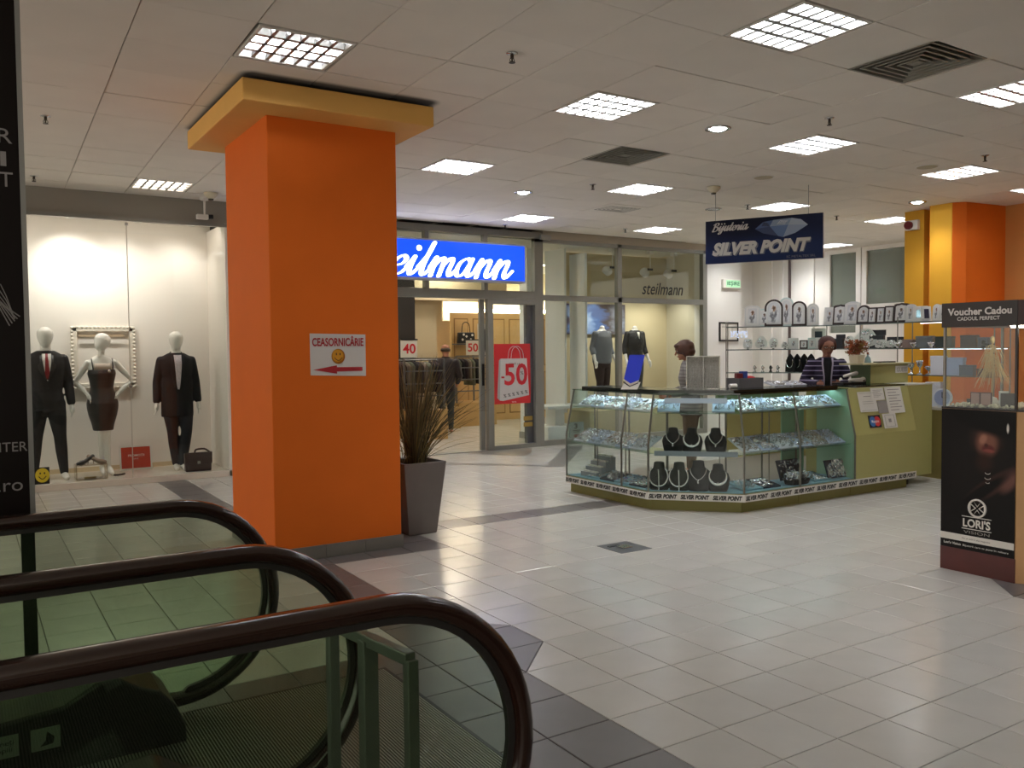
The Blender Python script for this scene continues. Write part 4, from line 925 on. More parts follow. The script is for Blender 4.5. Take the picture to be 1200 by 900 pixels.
# ------------------------------------------------------------------ arrow sign on the pillar
r = T('arrow_sign','white sign with red lettering, smiley and left arrow taped on the orange pillar','sign',(2.5,6.48,1.6))
P('sheet', MB().prism([(2.264,1.44),(2.722,1.425),(2.722,1.757),(2.262,1.765)],6.480,6.4855,'y'), M('sign_white','#cfcac6',.6), r)
m_sr = M('sign_red','#a81e26',.6)
text('CEASORNICÂRIE', m_sr, r, (2.278,6.478,1.665),(1,0,0),.425,.082,bold=.025)
b = MB(); b.prism([(2.285,1.482),(2.478,1.515),(2.478,1.500),(2.692,1.498),(2.692,1.467),(2.478,1.465),(2.478,1.448)],6.4775,6.4795,'y'); P('arrow', b, m_sr, r)
b = MB(); b.prism([(2.490+.056*math.cos(a),1.585+.060*math.sin(a)) for a in np.linspace(0,2*PI,25)[:-1]],6.4770,6.4795,'y'); P('smiley_disc', b, PRINT('smiley_print','#9a5c1e',[(.45,.55,.42,.42,0,'#d3942f',.2)],.6), r)
b = MB(); b.ell((2.474,6.4765,1.603),(.005,.0015,.010)).ell((2.505,6.4765,1.603),(.005,.0015,.010)); b.tube([(2.458+.008*i,6.4765,1.575-.022*math.sin(PI*i/8)) for i in range(9)],.003,5); P('smiley_face', b, M('smiley_line','#4a2708',.6), r)

# ------------------------------------------------------------------ planter with dry grass
m_pot = M('grey_fibre_planter','#6a625d',.5,var=.05)
r = T('grass_planter','tall tapered grey planter with dry ornamental grass beside the orange pillar','plant',(3.37,6.94,0))
def sqr(z, a, cx=3.375, cy=6.945): return [(cx-a,cy-a,z),(cx+a,cy-a,z),(cx+a,cy+a,z),(cx-a,cy+a,z)]
b = MB(); b.loft([sqr(0,.135),sqr(.02,.14),sqr(.635,.205),sqr(.645,.205),sqr(.645,.185),sqr(.58,.18)]); P('planter', b, m_pot, r, bevel=.006)
P('soil', MB().loft([sqr(.56,.178),sqr(.59,.181)]), M('dark_soil','#1e1712',.95), r)
m_gl = [M('dry_grass_%s' % n_, c1, .7) for n_,c1 in (('olive','#5c5230'),('straw','#7c6a3c'),('dark','#3a3420'))]
rg = random.Random(5); bl = [MB(),MB(),MB()]
for i in range(300):
    a = rg.uniform(0,2*PI); rad = rg.uniform(0,.10); Lh = rg.uniform(.5,1.05); sp = abs(rg.gauss(0,.20))+.04; lean = .12
    if i > 262: sp = rg.uniform(.35,.6); Lh = rg.uniform(.25,.75)
    p0 = Vector((3.375+rad*math.cos(a),6.945+rad*math.sin(a),.585)); d = Vector((math.cos(a)*sp+lean*.55,math.sin(a)*sp-lean*.1,Lh))
    dr = rg.uniform(.02,.25)*sp*2; pts = []
    for t in np.linspace(0,1,6): q_ = p0+Vector((d.x*t**1.5,d.y*t**1.5,d.z*t-dr*t**3)); q_.x = max(q_.x,3.06+.01*rg.random()); pts.append(q_)
    wv = rg.uniform(.0022,.0042); bl[rg.choice((0,0,1,2))].tube(pts,[wv,wv,wv,wv*.9,wv*.7,wv*.25],3)
for b,mt in zip(bl,m_gl): P('grass_blades', b, mt, r, kind='stuff')

# ------------------------------------------------------------------ escalators
m_rub = M('black_handrail_rubber','#28150f',.2,spec=.6,coat=.5); m_guide = M('handrail_guide','#3c3a38',.4,metal=.5); m_skt = M('black_skirt_plastic','#201f1d',.35); m_rib = M('ribbed_aluminium','#9a988f',.4,metal=.5); m_ribd = M('groove_dark','#0d0d0c',.8)
def rail_path(y, xc, zc=.5, R=.45, xl=-4.5, end=True):
    pts = [(xl,y,zc+R),(-1.5,y,zc+R),(-.3,y,zc+R)]+[(xc+R*math.sin(a),y,zc+R*math.cos(a)) for a in np.linspace(0,PI,26)]
    if end: pts += [(xc-.10,y,zc-R+.012),(xc-.30,y,zc-R+.04)]
    return pts
def sweep(path, prof):
    """profile (side, outward) swept along a path lying in an x-z plane"""
    K = len(path); rings = []
    for k in range(K):
        a, b_ = Vector(path[max(k-1,0)]), Vector(path[min(k+1,K-1)]); t = (b_-a).normalized(); nn = Vector((-t.z,0,t.x))
        if k == 0 or t.x > .2 and nn.z < 0: pass
        rings.append([Vector(path[k])+Vector((0,s,0))+nn*o for s,o in prof])
    return MB().loft(rings)
def balustrade(root, y, xc, inlet=True):
    path = rail_path(y, xc)
    prof = [(.040*math.copysign(abs(math.cos(a))**.7,math.cos(a)), -.012+.030*math.copysign(abs(math.sin(a))**.8,math.sin(a))) for a in np.linspace(0,2*PI,17)[:-1]]
    P('handrail', sweep(path, prof), m_rub, root, smooth=True)
    P('rail_guide', sweep([(p[0]-(.045*(p[0]-xc)/.45 if p[0] > xc else 0),p[1],p[2]-(.045 if p[2] > .5 and p[0] <= xc else 0)-(.045*(p[2]-.5)/.45 if p[0] > xc else 0)) for p in path[:29]], [(-.012,-.016),(.012,-.016),(.012,.012),(-.012,.012)]), m_guide, root)
    R = .415; pts = [(-4.5,.03),(xc,.06)]+[(xc+R*math.sin(a),.5-R*math.cos(a)) for a in np.linspace(.15,PI,24)]+[(-4.5,.5+R)]
    P('glass_panel', MB().prism(pts, y-.006, y+.006,'y'), m_glassE, root)
    pr_ = [(-4.5,.20),(.05,.235),(.28,.255),(.40,.32),(.48,.325),(.56,.27),(.64,.235),(.70,.16),(.735,.07),(.738,0),(-4.5,0)]
    sk = P('handrail_inlet', MB().prism([(p[0]+xc-.765,p[1]) for p in pr_], y-.33, y+.02,'y'), m_skt, root, bevel=.012)
    for i,x in enumerate((-.10,.03,.17)):
        q = P('safety_sticker', MB().prism([(x,.105),(x+.10,.105),(x+.10,.19),(x,.19)], y-.333, y-.331,'y'), M('sticker_grey','#8e918c',.5), sk)
        if i == 2: P('pictogram', MB().prism([(x+.03,.12),(x+.075,.125),(x+.08,.15),(x+.055,.175),(x+.05,.14)], y-.3345, y-.3335,'y'), m_ink, sk)
        else: text('Tineți\ncopiii' if i else 'Fără\nbagaje', m_ink, sk, (x+.012,y-.3335,.122),(1,0,0),.072,.05)
E1 = T('escalator','far escalator with glass balustrades and two black handrails, before the orange pillar','escalator',(.5,3.5,0))
balustrade(E1, 4.05, .767); balustrade(E1, 2.95, .765)
E2 = T('escalator','nearest escalator with the large rounded handrail end in the foreground','escalator',(.5,1.6,0)); balustrade(E2, 2.12, .928)
def landing(root, y0, y1):
    b = MB(); b.box(-4.5,y0,-.02,1.772,y1,.001); P('landing_plate', b, m_ribd, root)
    b = MB(); n_ = int((1.755-(-.6))/.0125)
    for i in range(n_):
        x = 1.755-i*.0125; b.box(x-.0065,y0+.012,.0005,x,y1-.012,.005)
    P('ridges', b, m_rib, root, kind='stuff'); b = MB(); b.box(1.756,y0,0,1.772,y1,.006).box(-4.5,y1-.012,0,1.772,y1,.006); P('edge_trim', b, m_skt, root)
landing(E1, 2.45, 4.03); landing(E2, -1.0, 2.446)
# chrome barrier between the handrails
m_st = M('brushed_steel','#7d7f7a',.35,metal=.55)
r = T('chrome_barrier','low brushed steel barrier frame standing behind the nearest handrail','barrier',(1.02,2.42,0))
P('top_bar', MB().bar((1.055,2.22,.74),(.985,2.66,.74),.036,.036), m_st, r, bevel=.004)
for x,y,w_ in ((1.055,2.22,.036),(1.02,2.45,.05),(.985,2.66,.036)): P('post', MB().box(x-w_/2,y-w_/2,0.004,x+w_/2,y+w_/2,.74), m_st, r, bevel=.004); P('foot_plate', MB().box(x-.05,y-.05,.001,x+.05,y+.05,.010), m_st, r)

# ------------------------------------------------------------------ dark advertising totem at the left edge
m_tot = M('black_totem_panel','#160f0d',.4,spec=.15); m_tl = M('grey_vinyl_letter','#8f8a88',.6)
r = T('advertising_totem','tall black advertising panel with grey letters at left picture edge, on a slim post','sign',(0,4.36,0))
P('panel', MB().box(-1.1,4.345,.88,.226,4.375,3.5), m_tot, r); P('edge_profile', MB().box(.226,4.335,.86,.246,4.385,3.5), m_alu, r)
P('bottom_profile', MB().box(-1.1,4.335,.855,.226,4.385,.88), m_black, r)
P('post', MB().box(.186,4.34,0,.24,4.38,.86), m_skt, r); P('post', MB().box(-1.05,4.34,0,-1.0,4.38,.86), m_skt, r)
def ttxt(s_, px0, z0, w_, h_, **k): text(s_, m_tl, r, (px0,4.342,z0),(1,0,0),w_,h_,**k)
for s_,z in (('R',2.537),('I',2.438),('T',2.35)): ttxt(s_, {'R':.147,'I':.155,'T':.148}[s_], z, {'R':.055,'I':.022,'T':.052}[s_], .062)
ttxt('SHOPPING CENTER',-.27,1.200,.492,.042); ttxt('www.center.ro',-.34,1.027,.54,.045)
b = MB()
for i in range(5): b.tube([(.02+.015*i,4.342,2.0-.02*i),(.11+.012*i,4.342,1.88-.012*i),(.17+.01*i,4.342,1.75+.01*i)],.0025,4)
for i in range(3): b.tube([(.10+.02*i,4.342,1.93),(.16,4.342,1.84+.02*i),(.19,4.342,1.78)],.002,4)
P('printed_feather', b, m_tl, r, kind='stuff')

# ------------------------------------------------------------------ floor fittings
r = T('floor_socket_box','square grey floor socket box with bright metal latch in cream tiles','floor box',(4.51,5.415,0))
P('lid', MB().box(4.35,5.255,0,4.665,5.575,.003), M('box_lid_grey','#58585c',.4,metal=.5), r); P('latch', MB().box(4.46,5.37,.003,4.56,5.46,.010), m_chr, r, bevel=.004); P('hinge', MB().box(4.40,5.47,.003,4.50,5.50,.008), m_black, r)
r = T('floor_stud','round dark metal floor stud in the cream tiles, bottom right of centre','floor stud',(2.533,2.494,0)); b = MB(); b.lathe([(.035,0),(.034,.002),(.005,.003)],20); P('stud_disc', b, M('worn_steel','#5d5a56',.5,metal=.4,var=.3,vscale=60), r)
# ------------------------------------------------------------------ jewellery kiosk
m_olive = M('olive_laminate','#a19e62',.45,var=.03,vscale=2); m_olive2 = M('olive_plinth','#7d783e',.5); m_mint = M('mint_inner_panel','#8fb59c',.5); m_post = M('satin_metal_post','#77746e',.3,metal=.7)
m_strip = M('white_banner_strip','#d6d4cc',.6); m_ink2 = M('banner_black','#141414',.6); m_wtop = M('black_green_worktop','#141c18',.15,spec=.6); m_deck = M('pale_blue_cloth','#7fa6b8',.8)
m_glassT = G('top_glass','#b9d6c6',.08,.7)
OUT = [Vector((5.74,7.92)),Vector((5.735,6.52)),Vector((6.38,5.84)),Vector((8.1,5.84))]
def off(d, pts=OUT):
    r = []
    for i,p in enumerate(pts):
        ns = []
        for a,b_ in ((i-1,i),(i,i+1)):
            if a < 0 or b_ >= len(pts): continue
            t = (pts[b_]-pts[a]).normalized(); ns.append(Vector((-t.y,t.x)))
        if len(ns) == 1: r.append(p+ns[0]*d)
        else:
            m = (ns[0]+ns[1]).normalized(); r.append(p+m*(d/m.dot(ns[0])))
    return r
def loop(d0,d1): return [tuple(p) for p in off(d0)]+[tuple(p) for p in reversed(off(d1))]
K = T('jewellery_kiosk','glass jewellery counter with olive panels and black lettered white skirting strip','counter',(7.6,7.0,0))
for i,(a,b_) in enumerate(((0,1),(1,2),(2,3))):
    o, q = off(.07), off(.09)
    segs = [(o[a],o[b_],q[a],q[b_])]
    if i == 2: mid = (o[a]+o[b_])/2; mq = (q[a]+q[b_])/2; segs = [(o[a],mid-Vector((.003,0)),q[a],mq),(mid+Vector((.003,0)),o[b_],mq,q[b_])]
    for s in segs: P('plinth_panel', MB().prism([tuple(s[0]),tuple(s[1]),tuple(s[3]),tuple(s[2])],.0,.112), m_olive2, K)
P('plinth_panel', MB().box(8.106,5.91,0,9.12,5.93,.112), m_olive2, K)
P('deck', MB().prism(loop(.0,.46),.112,.19), m_olive2, K); P('deck_cloth', MB().prism(loop(.03,.45),.19,.197), m_deck, K)
P('kiosk_floor', MB().prism([(6.25,6.75),(6.7,6.32),(9.9,6.32),(9.9,8.4),(7.2,8.4),(6.6,7.85),(6.25,7.85)],.0,.10), M('kiosk_floor_vinyl','#7d7468',.5), K)
# strip with lettering
def strip(a, b_, n):
    a, b_ = Vector(a), Vector(b_); t = (b_-a).normalized(); nn = Vector((t.y,-t.x))
    bs_ = P('banner_strip', MB().prism([tuple(a+nn*.004),tuple(b_+nn*.004),tuple(b_-nn*.004),tuple(a-nn*.004)],.112,.186), m_strip, K)
    L_ = (b_-a).length; w_ = L_/n
    for i in range(n):
        p = a+t*(i*w_+.03*w_)+nn*.0055; text('SILVER POINT', m_ink2, bs_, (p.x,p.y,.126),(t.x,t.y,0), w_*.90,.046, shear=.25, bold=.05)
strip(OUT[0],OUT[1],5); strip(OUT[1],OUT[2],3); strip(OUT[2],(9.2,5.84),8)
# metal posts: kinked in front, straight at the back
Z1_, Z2_ = .66, 1.16
def post_front(p, q, r_=.011): P('post', MB().tube([(p.x,p.y,.187),(p.x,p.y,Z1_),(q.x,q.y,Z2_)],r_,8), m_post, K)
o0, o12, o40 = off(.012), off(.125), off(.42)
for i in range(4): post_front(o0[i], o12[i])
def lerp(L_, i, t): return L_[i]+(L_[i+1]-L_[i])*t
post_front(lerp(o0,0,.70), lerp(o12,0,.70)); post_front(lerp(o0,2,.48), lerp(o12,2,.48))
for q in (o40[0],lerp(o40,0,.5),o40[1],o40[2],lerp(o40,2,.35),lerp(o40,2,.7),o40[3]): P('back_post', MB().tube([(q.x,q.y,.187),(q.x,q.y,1.16)],.010,8), m_post, K)
o20 = off(.20)
for q in (lerp(o20,0,.25),lerp(o20,0,.62),lerp(o20,1,.12),lerp(o20,1,.80),lerp(o20,2,.3)): P('shelf_post', MB().tube([(q.x,q.y,.187),(q.x,q.y,1.0)],.006,6), m_post, K)
# panes
for i in range(3):
    a, b_ = off(0)[i], off(0)[i+1]; c, d = off(.007)[i], off(.007)[i+1]; e, f = off(.112)[i], off(.112)[i+1]; g, h_ = off(.119)[i], off(.119)[i+1]
    P('glass_pane', MB().prism([tuple(a),tuple(b_),tuple(d),tuple(c)],.187,Z1_), m_glass, K)
    P('slanted_pane', MB().loft([[(a.x,a.y,Z1_),(b_.x,b_.y,Z1_),(d.x,d.y,Z1_),(c.x,c.y,Z1_)],[(e.x,e.y,Z2_),(f.x,f.y,Z2_),(h_.x,h_.y,Z2_),(g.x,g.y,Z2_)]]), m_glass, K)
P('end_pane', MB().prism([(5.745,.187),(6.16,.187),(6.16,1.16),(5.86,1.16),(5.745,.66)],7.912,7.92,'y'), m_glass, K)
for z,d in ((.565,.05),(.965,.12)): P('glass_shelf', MB().prism(loop(d,.42),z,z+.008), m_glassS, K)
P('top_glass', MB().prism(loop(.10,.34),1.160,1.170), m_glassT, K)
P('worktop', MB().prism(loop(.24,.66),1.171,1.196), m_wtop, K, bevel=.003)
P('worktop_edge', MB().prism(loop(.236,.246),1.146,1.197), m_wtop, K)
m_led = M('cool_led_strip','#f1eaff',.5,emit=15)
P('led_strip', MB().prism(loop(.285,.305),1.161,1.170), m_led, K)
P('mint_end_panel', MB().prism([(5.86,.187),(6.34,.187),(6.34,1.16),(5.97,1.16),(5.86,.66)],8.085,8.10,'x'), m_mint, K)
P('mint_reflection_panel', MB().box(7.42,6.27,.187,7.78,6.285,.98), m_mint, K)  # panel added in place of a reflection of the mint interior
# olive section right of the glass
prf = [(5.84,.186),(5.84,Z1_),(5.96,1.165),(6.5,1.165),(6.5,.112),(5.86,.112)]
P('olive_front', MB().prism(prf,8.102,9.2,'x'), m_olive, K, bevel=.004)
P('olive_side', MB().box(9.2,5.955,.10,9.69,6.55,1.165), m_olive, K, bevel=.003)
P('counter_top', MB().box(8.3,5.99,1.166,9.2,6.52,1.182), m_wtop, K); P('counter_top', MB().box(9.2,5.95,1.166,9.70,6.56,1.18), M('pale_worktop','#c9c7bd',.4), K)
P('castor_foot', MB().lathe([(.04,0),(.045,.03),(.04,.05)],12,(9.3,6.05,0)), m_black, K)
P('upper_box', MB().box(8.93,6.25,1.183,9.66,6.52,1.405), m_olive, K, bevel=.003)
P('upper_box_side', MB().box(8.922,6.25,1.183,8.93,6.52,1.405), M('dark_olive_edge','#4f5f3a',.5), K)
P('upper_board', MB().box(8.74,6.22,1.405,9.67,6.54,1.425), M('cream_board','#b3ac84',.5), K, bevel=.003)
P('inner_counter', MB().box(6.72,6.52,.95,8.0,6.56,1.17), M('olive_inner','#6f8052',.5), K)
P('wide_band', MB().prism([tuple(off(.07)[1]+Vector((.09,-.10))),tuple(off(.07)[2]+Vector((-.09,.10))),tuple(off(.085)[2]+Vector((-.09,.10))),tuple(off(.085)[1]+Vector((.09,-.10)))],1.075,1.125), M('blue_white_band','#a9bccb',.5), K)
P('wide_band', MB().prism([tuple(lerp(off(.04),1,.05)),tuple(lerp(off(.04),1,.95)),tuple(lerp(off(.05),1,.95)),tuple(lerp(off(.05),1,.05))],.548,.598), M('grey_band','#7d8793',.5), K)
# papers and card emblem on the olive front (slanted face)
def on_slant(x, z): t = (z-Z1_)/(1.165-Z1_); return (x, 5.84+.12*t-.003, z)
SL = Vector((0,.12,.505)).normalized()
m_pap = M('white_paper','#d2cfc6',.7); m_gtx = M('grey_print','#8d8a86',.7)
NP = [0]
def paper(nm, x0, z0, x1, z1, lb, mat=m_pap, lines=(), img=None):
    r = T(nm,lb,'notice',on_slant((x0+x1)/2,(z0+z1)/2),0,'papers on the olive counter front')
    NP[0] += 1; of = Vector((0,-.0022,.0005))*NP[0]; a,b_,c,d = [tuple(Vector(v)+of) for v in (on_slant(x0,z0),on_slant(x1,z0),on_slant(x1,z1),on_slant(x0,z1))]; e = Vector((0,-.002,.0005))
    P('sheet', MB().loft([[a,b_,c,d],[tuple(Vector(p)+e) for p in (a,b_,c,d)]]), mat, r)
    for (fx,fz,fw,fh) in lines:
        p0 = Vector(on_slant(x0+fx*(x1-x0),z0+fz*(z1-z0)))+e*1.6+of; w_, h_ = fw*(x1-x0), fh*(z1-z0)
        q = [p0,p0+Vector((w_,0,0)),p0+Vector((w_,0,0))+SL*h_,p0+SL*h_]; P('printed_line', MB().loft([q,[v+e*.5 for v in q]]), m_gtx, r)
    return r
ln = [(.15,.80-.11*i,.7-.15*(i%3),.025) for i in range(6)]
paper('notice_paper',8.25,.90,8.56,1.12,'white certificate on olive counter, leftmost of the papers',lines=[(.08,.06,.84,.015),(.08,.92,.84,.015),(.3,.75,.4,.03),(.2,.5,.6,.015),(.2,.4,.6,.015)])
paper('notice_paper',8.49,1.02,8.72,1.155,'white printed sheet at top middle of the papers on olive counter',lines=ln)
paper('notice_paper',8.56,.875,8.80,1.012,'grey photocopy below the top middle sheet on olive counter',mat=M('grey_paper','#8f8983',.7),lines=[(.3,.1,.4,.1)])
paper('notice_paper',8.735,.865,9.04,1.158,'tall price list on olive counter, rightmost of the papers',lines=[(.15,.88-.11*i,.7-.2*(i%2),.028) for i in range(8)])
paper('notice_paper',8.60,.705,8.84,.866,'small framed white certificate lowest among the papers on olive counter',lines=[(.15,.1,.02,.8),(.83,.1,.02,.8),(.15,.1,.7,.02),(.15,.88,.7,.02),(.4,.4,.2,.25)])
r = T('card_sticker','payment card sticker with blue and red circles on the olive counter','sticker',on_slant(8.46,.79),0)
a,b_,c,d = on_slant(8.36,.725),on_slant(8.57,.725),on_slant(8.57,.86),on_slant(8.36,.86); e = Vector((0,-.002,.0005))
P('sticker_back', MB().loft([[a,b_,c,d],[tuple(Vector(p)+e) for p in (a,b_,c,d)]]), M('sticker_navy','#15182a',.4), r)
for cx,mt in ((8.425,M('emblem_blue','#2f6fb0',.4)),(8.505,M('emblem_red','#c22a32',.4))):
    p = Vector(on_slant(cx,.7925))+e*1.8; q = [p+Vector((.056*math.cos(t),0,0))+SL*.056*math.sin(t) for t in np.linspace(0,2*PI,21)[:-1]]
    P('emblem_circle', MB().loft([q,[v+e*.4 for v in q]]), mt, r)
p = Vector(on_slant(8.40,.778))+e*2.6; text('Maestro', M('emblem_white','#e8e8e8',.5), r, tuple(p),(1,0,0),.13,.032, up=tuple(SL), bold=.01)
r = T('name_plate','white lettered card on the front of the raised olive box','sign',(9.45,6.245,1.33)); P('card', MB().box(9.40,6.243,1.30,9.64,6.248,1.385), m_pap, r); text('GUESS', m_gtx, r, (9.42,6.2415,1.315),(1,0,0),.20,.05)

# ---- contents of the case
m_velv = M('black_velvet','#0c0b0d',.95); m_sil = M('silver','#d8d8dc',.18,metal=1); m_wpad = M('white_pad','#c9ccd6',.7); m_bpad = M('blue_white_pad','#aebbd8',.7); m_npad = M('dark_navy_pad','#23283a',.8)
chn = (OUT[2]-OUT[1]).normalized(); chN = Vector((chn.y,-chn.x))   # outward
YAWC = math.atan2(chN.x, -chN.y)
def bust(loc, yaw, s, lb, style):
    r = T('necklace_bust',lb,'necklace bust',loc,yaw,'black velvet busts in the corner of the counter')
    b = MB(); b.loft([ring(0,dy*s,z*s,rx*s,ry*s,20) for z,rx,ry,dy in ((0,.065,.045,0),(.02,.075,.045,0),(.09,.088,.040,0),(.13,.075,.034,.006),(.155,.042,.030,.012),(.195,.036,.028,.016),(.20,.02,.015,.016))]); P('bust', b, m_velv, r, world=False, smooth=True)
    if style == 0: pts = [(.052*math.sin(a)*s,(-.036-.012*math.cos(a))*s,(.125-.05*math.cos(a)+.02*abs(math.sin(a)))*s) for a in np.linspace(-1.7,1.7,18)]; rad = .0035*s
    elif style == 1: pts = [(.062*math.sin(a)*s,(-.045)*s,(.115-.062*math.cos(a))*s) for a in np.linspace(-2.2,2.2,22)]; rad = [(.004+.009*math.cos(a/1.5)**2)*s for a in np.linspace(-2.2,2.2,22)]
    elif style == 2: pts = [(.066*math.sin(a)*s,(-.048)*s,(.105-.075*math.cos(a))*s) for a in np.linspace(-2.4,2.4,22)]; rad = .0065*s
    else: pts = [((.012+.03*t)*s*1,(-.046)*s,(.03+.14*t)*s) for t in np.linspace(0,1,8)]; rad = .003*s
    P('necklace', MB().tube(pts, rad, 6), m_sil, r, world=False, smooth=True)
    if style in (0,1): b = MB(); b.ell((0,-.052*s,.062*s),(.008*s,.005*s,.012*s),8,6); P('pendant', b, m_sil, r, world=False)
    if style == 2: P('pendant_chain', MB().tube([(0,-.05*s,.15*s),(.004*s,-.053*s,.03*s),(.0,-.053*s,.0)],.006*s,6), m_sil, r, world=False)
def cpos(t, d, z): q = lerp(off(d),1,t); return (q.x,q.y,z)
for t,s,st,lb in ((.22,1.25,0,'black bust with fine chain, left of three on the middle shelf corner'),(.45,1.25,1,'black bust with broad silver collar, middle of three on the middle shelf corner'),(.74,1.25,0,'black bust with small pendant, right of three on the middle shelf corner')): bust(cpos(t,.16,.573), YAWC, s, lb, st)
for t,s,st,lb in ((.06,1.4,2,'black bust with round silver collar and drop, first of four on the bottom deck'),(.30,1.4,2,'black bust with oval silver collar, second of four on the bottom deck'),(.53,1.5,0,'tall black bust with fine pendant chain, third of four on the bottom deck'),(.76,1.35,1,'black bust with thick silver torc, last of four on the bottom deck')): bust(cpos(t,.13,.197), YAWC, s, lb, st)
rg = random.Random(11)
def jewels(w, d, n, kind, seed, z=.018):
    q = random.Random(seed); b = MB()
    for i in range(n):
        x, y = q.uniform(-w/2+.015,w/2-.015), q.uniform(-d/2+.015,d/2-.015)
        if kind == 'ring':
            rr = q.uniform(.008,.013); a0 = q.uniform(0,PI); b.tube([(x+rr*math.cos(a)*math.cos(a0),y+rr*math.cos(a)*math.sin(a0),z+rr*.9+rr*math.sin(a)) for a in np.linspace(0,2*PI,9)[:-1]],.003,4,closed=True)
            b.ell((x,y,z+rr*2),(.004,.004,.004),5,4)
        elif kind == 'chain':
            p = [(x+q.uniform(-.03,.03),y+q.uniform(-.02,.02),z+.002) for _ in range(4)]; b.tube(catmull(p,3),.0032,4)
        else:
            rr = q.uniform(.018,.034); b.tube([(x+rr*math.cos(a),y+rr*.9*math.sin(a),z+.004+q.uniform(0,.004)) for a in np.linspace(0,2*PI,11)[:-1]],.0032,4,closed=True)
    return b
TR = {}
def tray(loc, yaw, w, d, pad, kind, n, lb, tilt=0., group='jewellery trays in the counter'):
    key = (w,d,pad.name,kind,n,tilt)
    if key not in TR:
        r = T('jewellery_tray',lb,'jewellery tray',loc,yaw,group)
        m = Matrix.Rotation(tilt,4,'X') if tilt else None
        hz = d/2*math.sin(abs(tilt)) if tilt else 0
        b = MB(); b.box(-w/2,-d/2,0,w/2,d/2,.016)
        if m: b.xf(Matrix.Translation((0,0,hz)) @ m)
        P('pad', b, pad, r, world=False, bevel=.002)
        b = jewels(w,d,n,kind,len(TR)+3)
        if m: b.xf(Matrix.Translation((0,0,hz)) @ m)
        P('pieces', b, m_sil, r, world=False, kind='stuff'); TR[key] = r; return r
    return dup(TR[key], loc, yaw, lb)
ordn = ['first','second','third','fourth','fifth','sixth','seventh','eighth']
YL, YFr = -PI/2, 0.
for z,zn,pads in ((.974,'upper glass shelf',[m_wpad,m_bpad]),(.574,'middle glass shelf',[m_wpad,m_bpad]),(.197,'bottom deck',[m_npad,m_deck])):
    for j in range(5):
        if zn == 'bottom deck' and j == 0: continue
        q = lerp(off(.27 if z > .9 else .22),0,(j+.55)/5.3)
        kd = ('ring','chain','bangle')[(j+int(z*10))%3]; pd = pads[j%2]
        tray((q.x,q.y,z), YL, .25, .22 if z > .9 else .26, pd, kd, 60, f'{kd} tray on the {zn}, {ordn[j]} from left end of the counter', tilt=.5 if z > .3 else .2)
    for j in range(6):
        q = lerp(off(.27 if z > .9 else .22),2,(j+.55)/6.2)
        if z < .3 and j in (2,3,5): continue
        kd = ('bangle','ring','chain')[(j+int(z*10))%3]; pd = pads[(j+(1 if z < .3 else 0))%2]
        tray((q.x,q.y,z), YFr, .26, .22 if z > .9 else .26, pd, kd, 60, f'{kd} tray on the {zn}, {ordn[j]} to the right of the corner busts', tilt=.5 if z > .3 else .2)
    for j,tt in enumerate((.12,.88)):
        if z < .9: continue
        q = lerp(off(.27),1,tt); tray((q.x,q.y,z), YAWC, .22,.22, pads[1], 'ring', 34, f'blue-lit tray of rings on the {zn}, {("left","right")[j]} side of the counter corner', tilt=.5)
# upright boards and baskets of silver on the deck at right
def upright(x, y, z, w, h_, lb, pad, kind, n): return tray((x,y,z), 0, w, h_, pad, kind, n, lb, tilt=1.25)
upright(7.92,5.98,.205,.30,.20,'upright dark board of bangles at right end of the bottom deck',m_npad,'bangle',46)
upright(7.42,6.18,.205,.34,.22,'upright dark board of rings behind the heap of bangles on bottom deck',m_npad,'chain',44)
r = T('bangle_basket','dark basket heaped with silver bangles at front of the bottom deck','basket',(7.30,5.97,.197)); b = MB(); b.loft([ring(7.30,5.97,.198,.15,.08),ring(7.30,5.97,.25,.17,.10),ring(7.30,5.97,.25,.16,.09),ring(7.30,5.97,.21,.14,.07)]); P('basket', b, m_velv, r)
b = MB(); q = random.Random(3)
for i in range(46):
    rr = q.uniform(.025,.036); m = Matrix.Translation((7.30+q.uniform(-.12,.12),5.97+q.uniform(-.06,.06),.26+q.uniform(0,.05))) @ Euler((q.uniform(-1.2,1.2),q.uniform(-1,1),q.uniform(0,3))).to_matrix().to_4x4(); s0_ = len(b.v)
    b.tube([(rr*math.cos(a),rr*math.sin(a),0) for a in np.linspace(0,2*PI,13)[:-1]],.0045,5,closed=True); b.xf(m,s0_)
P('bangles', b, m_sil, r, kind='stuff')
for x,lb in ((7.18,'round dark dish of rings, left of the oval one on the middle shelf'),(7.62,'oval dark dish of rings on the middle shelf near the olive panel')):
    r = T('ring_dish',lb,'dish',(x,6.08,.583),0,'ring dishes on the middle shelf'); b = MB(); b.lathe([(.03,0),(.07,.02),(.09,.06),(.085,.06),(.06,.025),(.02,.01)],18); b.xf(Matrix.Rotation(.7,4,'X')); P('dish', b, m_velv, r, world=False, smooth=True)
    b = jewels(.13,.12,22,'ring',9,.03); b.xf(Matrix.Rotation(.7,4,'X')); P('rings', b, m_sil, r, world=False, kind='stuff')
# grey stepped stand with boxes, left end of the deck
r = T('watch_stand','grey stepped stand with white cases at the left end of the bottom deck','display stand',(5.95,7.7,.197))
for i in range(4):
    y0 = 7.62; x0 = 5.84+.07*i; P('step', MB().box(x0,y0-.13,.198,x0+.068,y0+.15,.25+.055*i), M('stand_grey','#8f949a',.5), r, bevel=.003)
    P('white_case', MB().box(x0+.012,y0-.11,.25+.055*i,x0+.05,y0+.0,.265+.055*i).box(x0+.012,y0+.02,.25+.055*i,x0+.05,y0+.12,.265+.055*i), m_white, r)
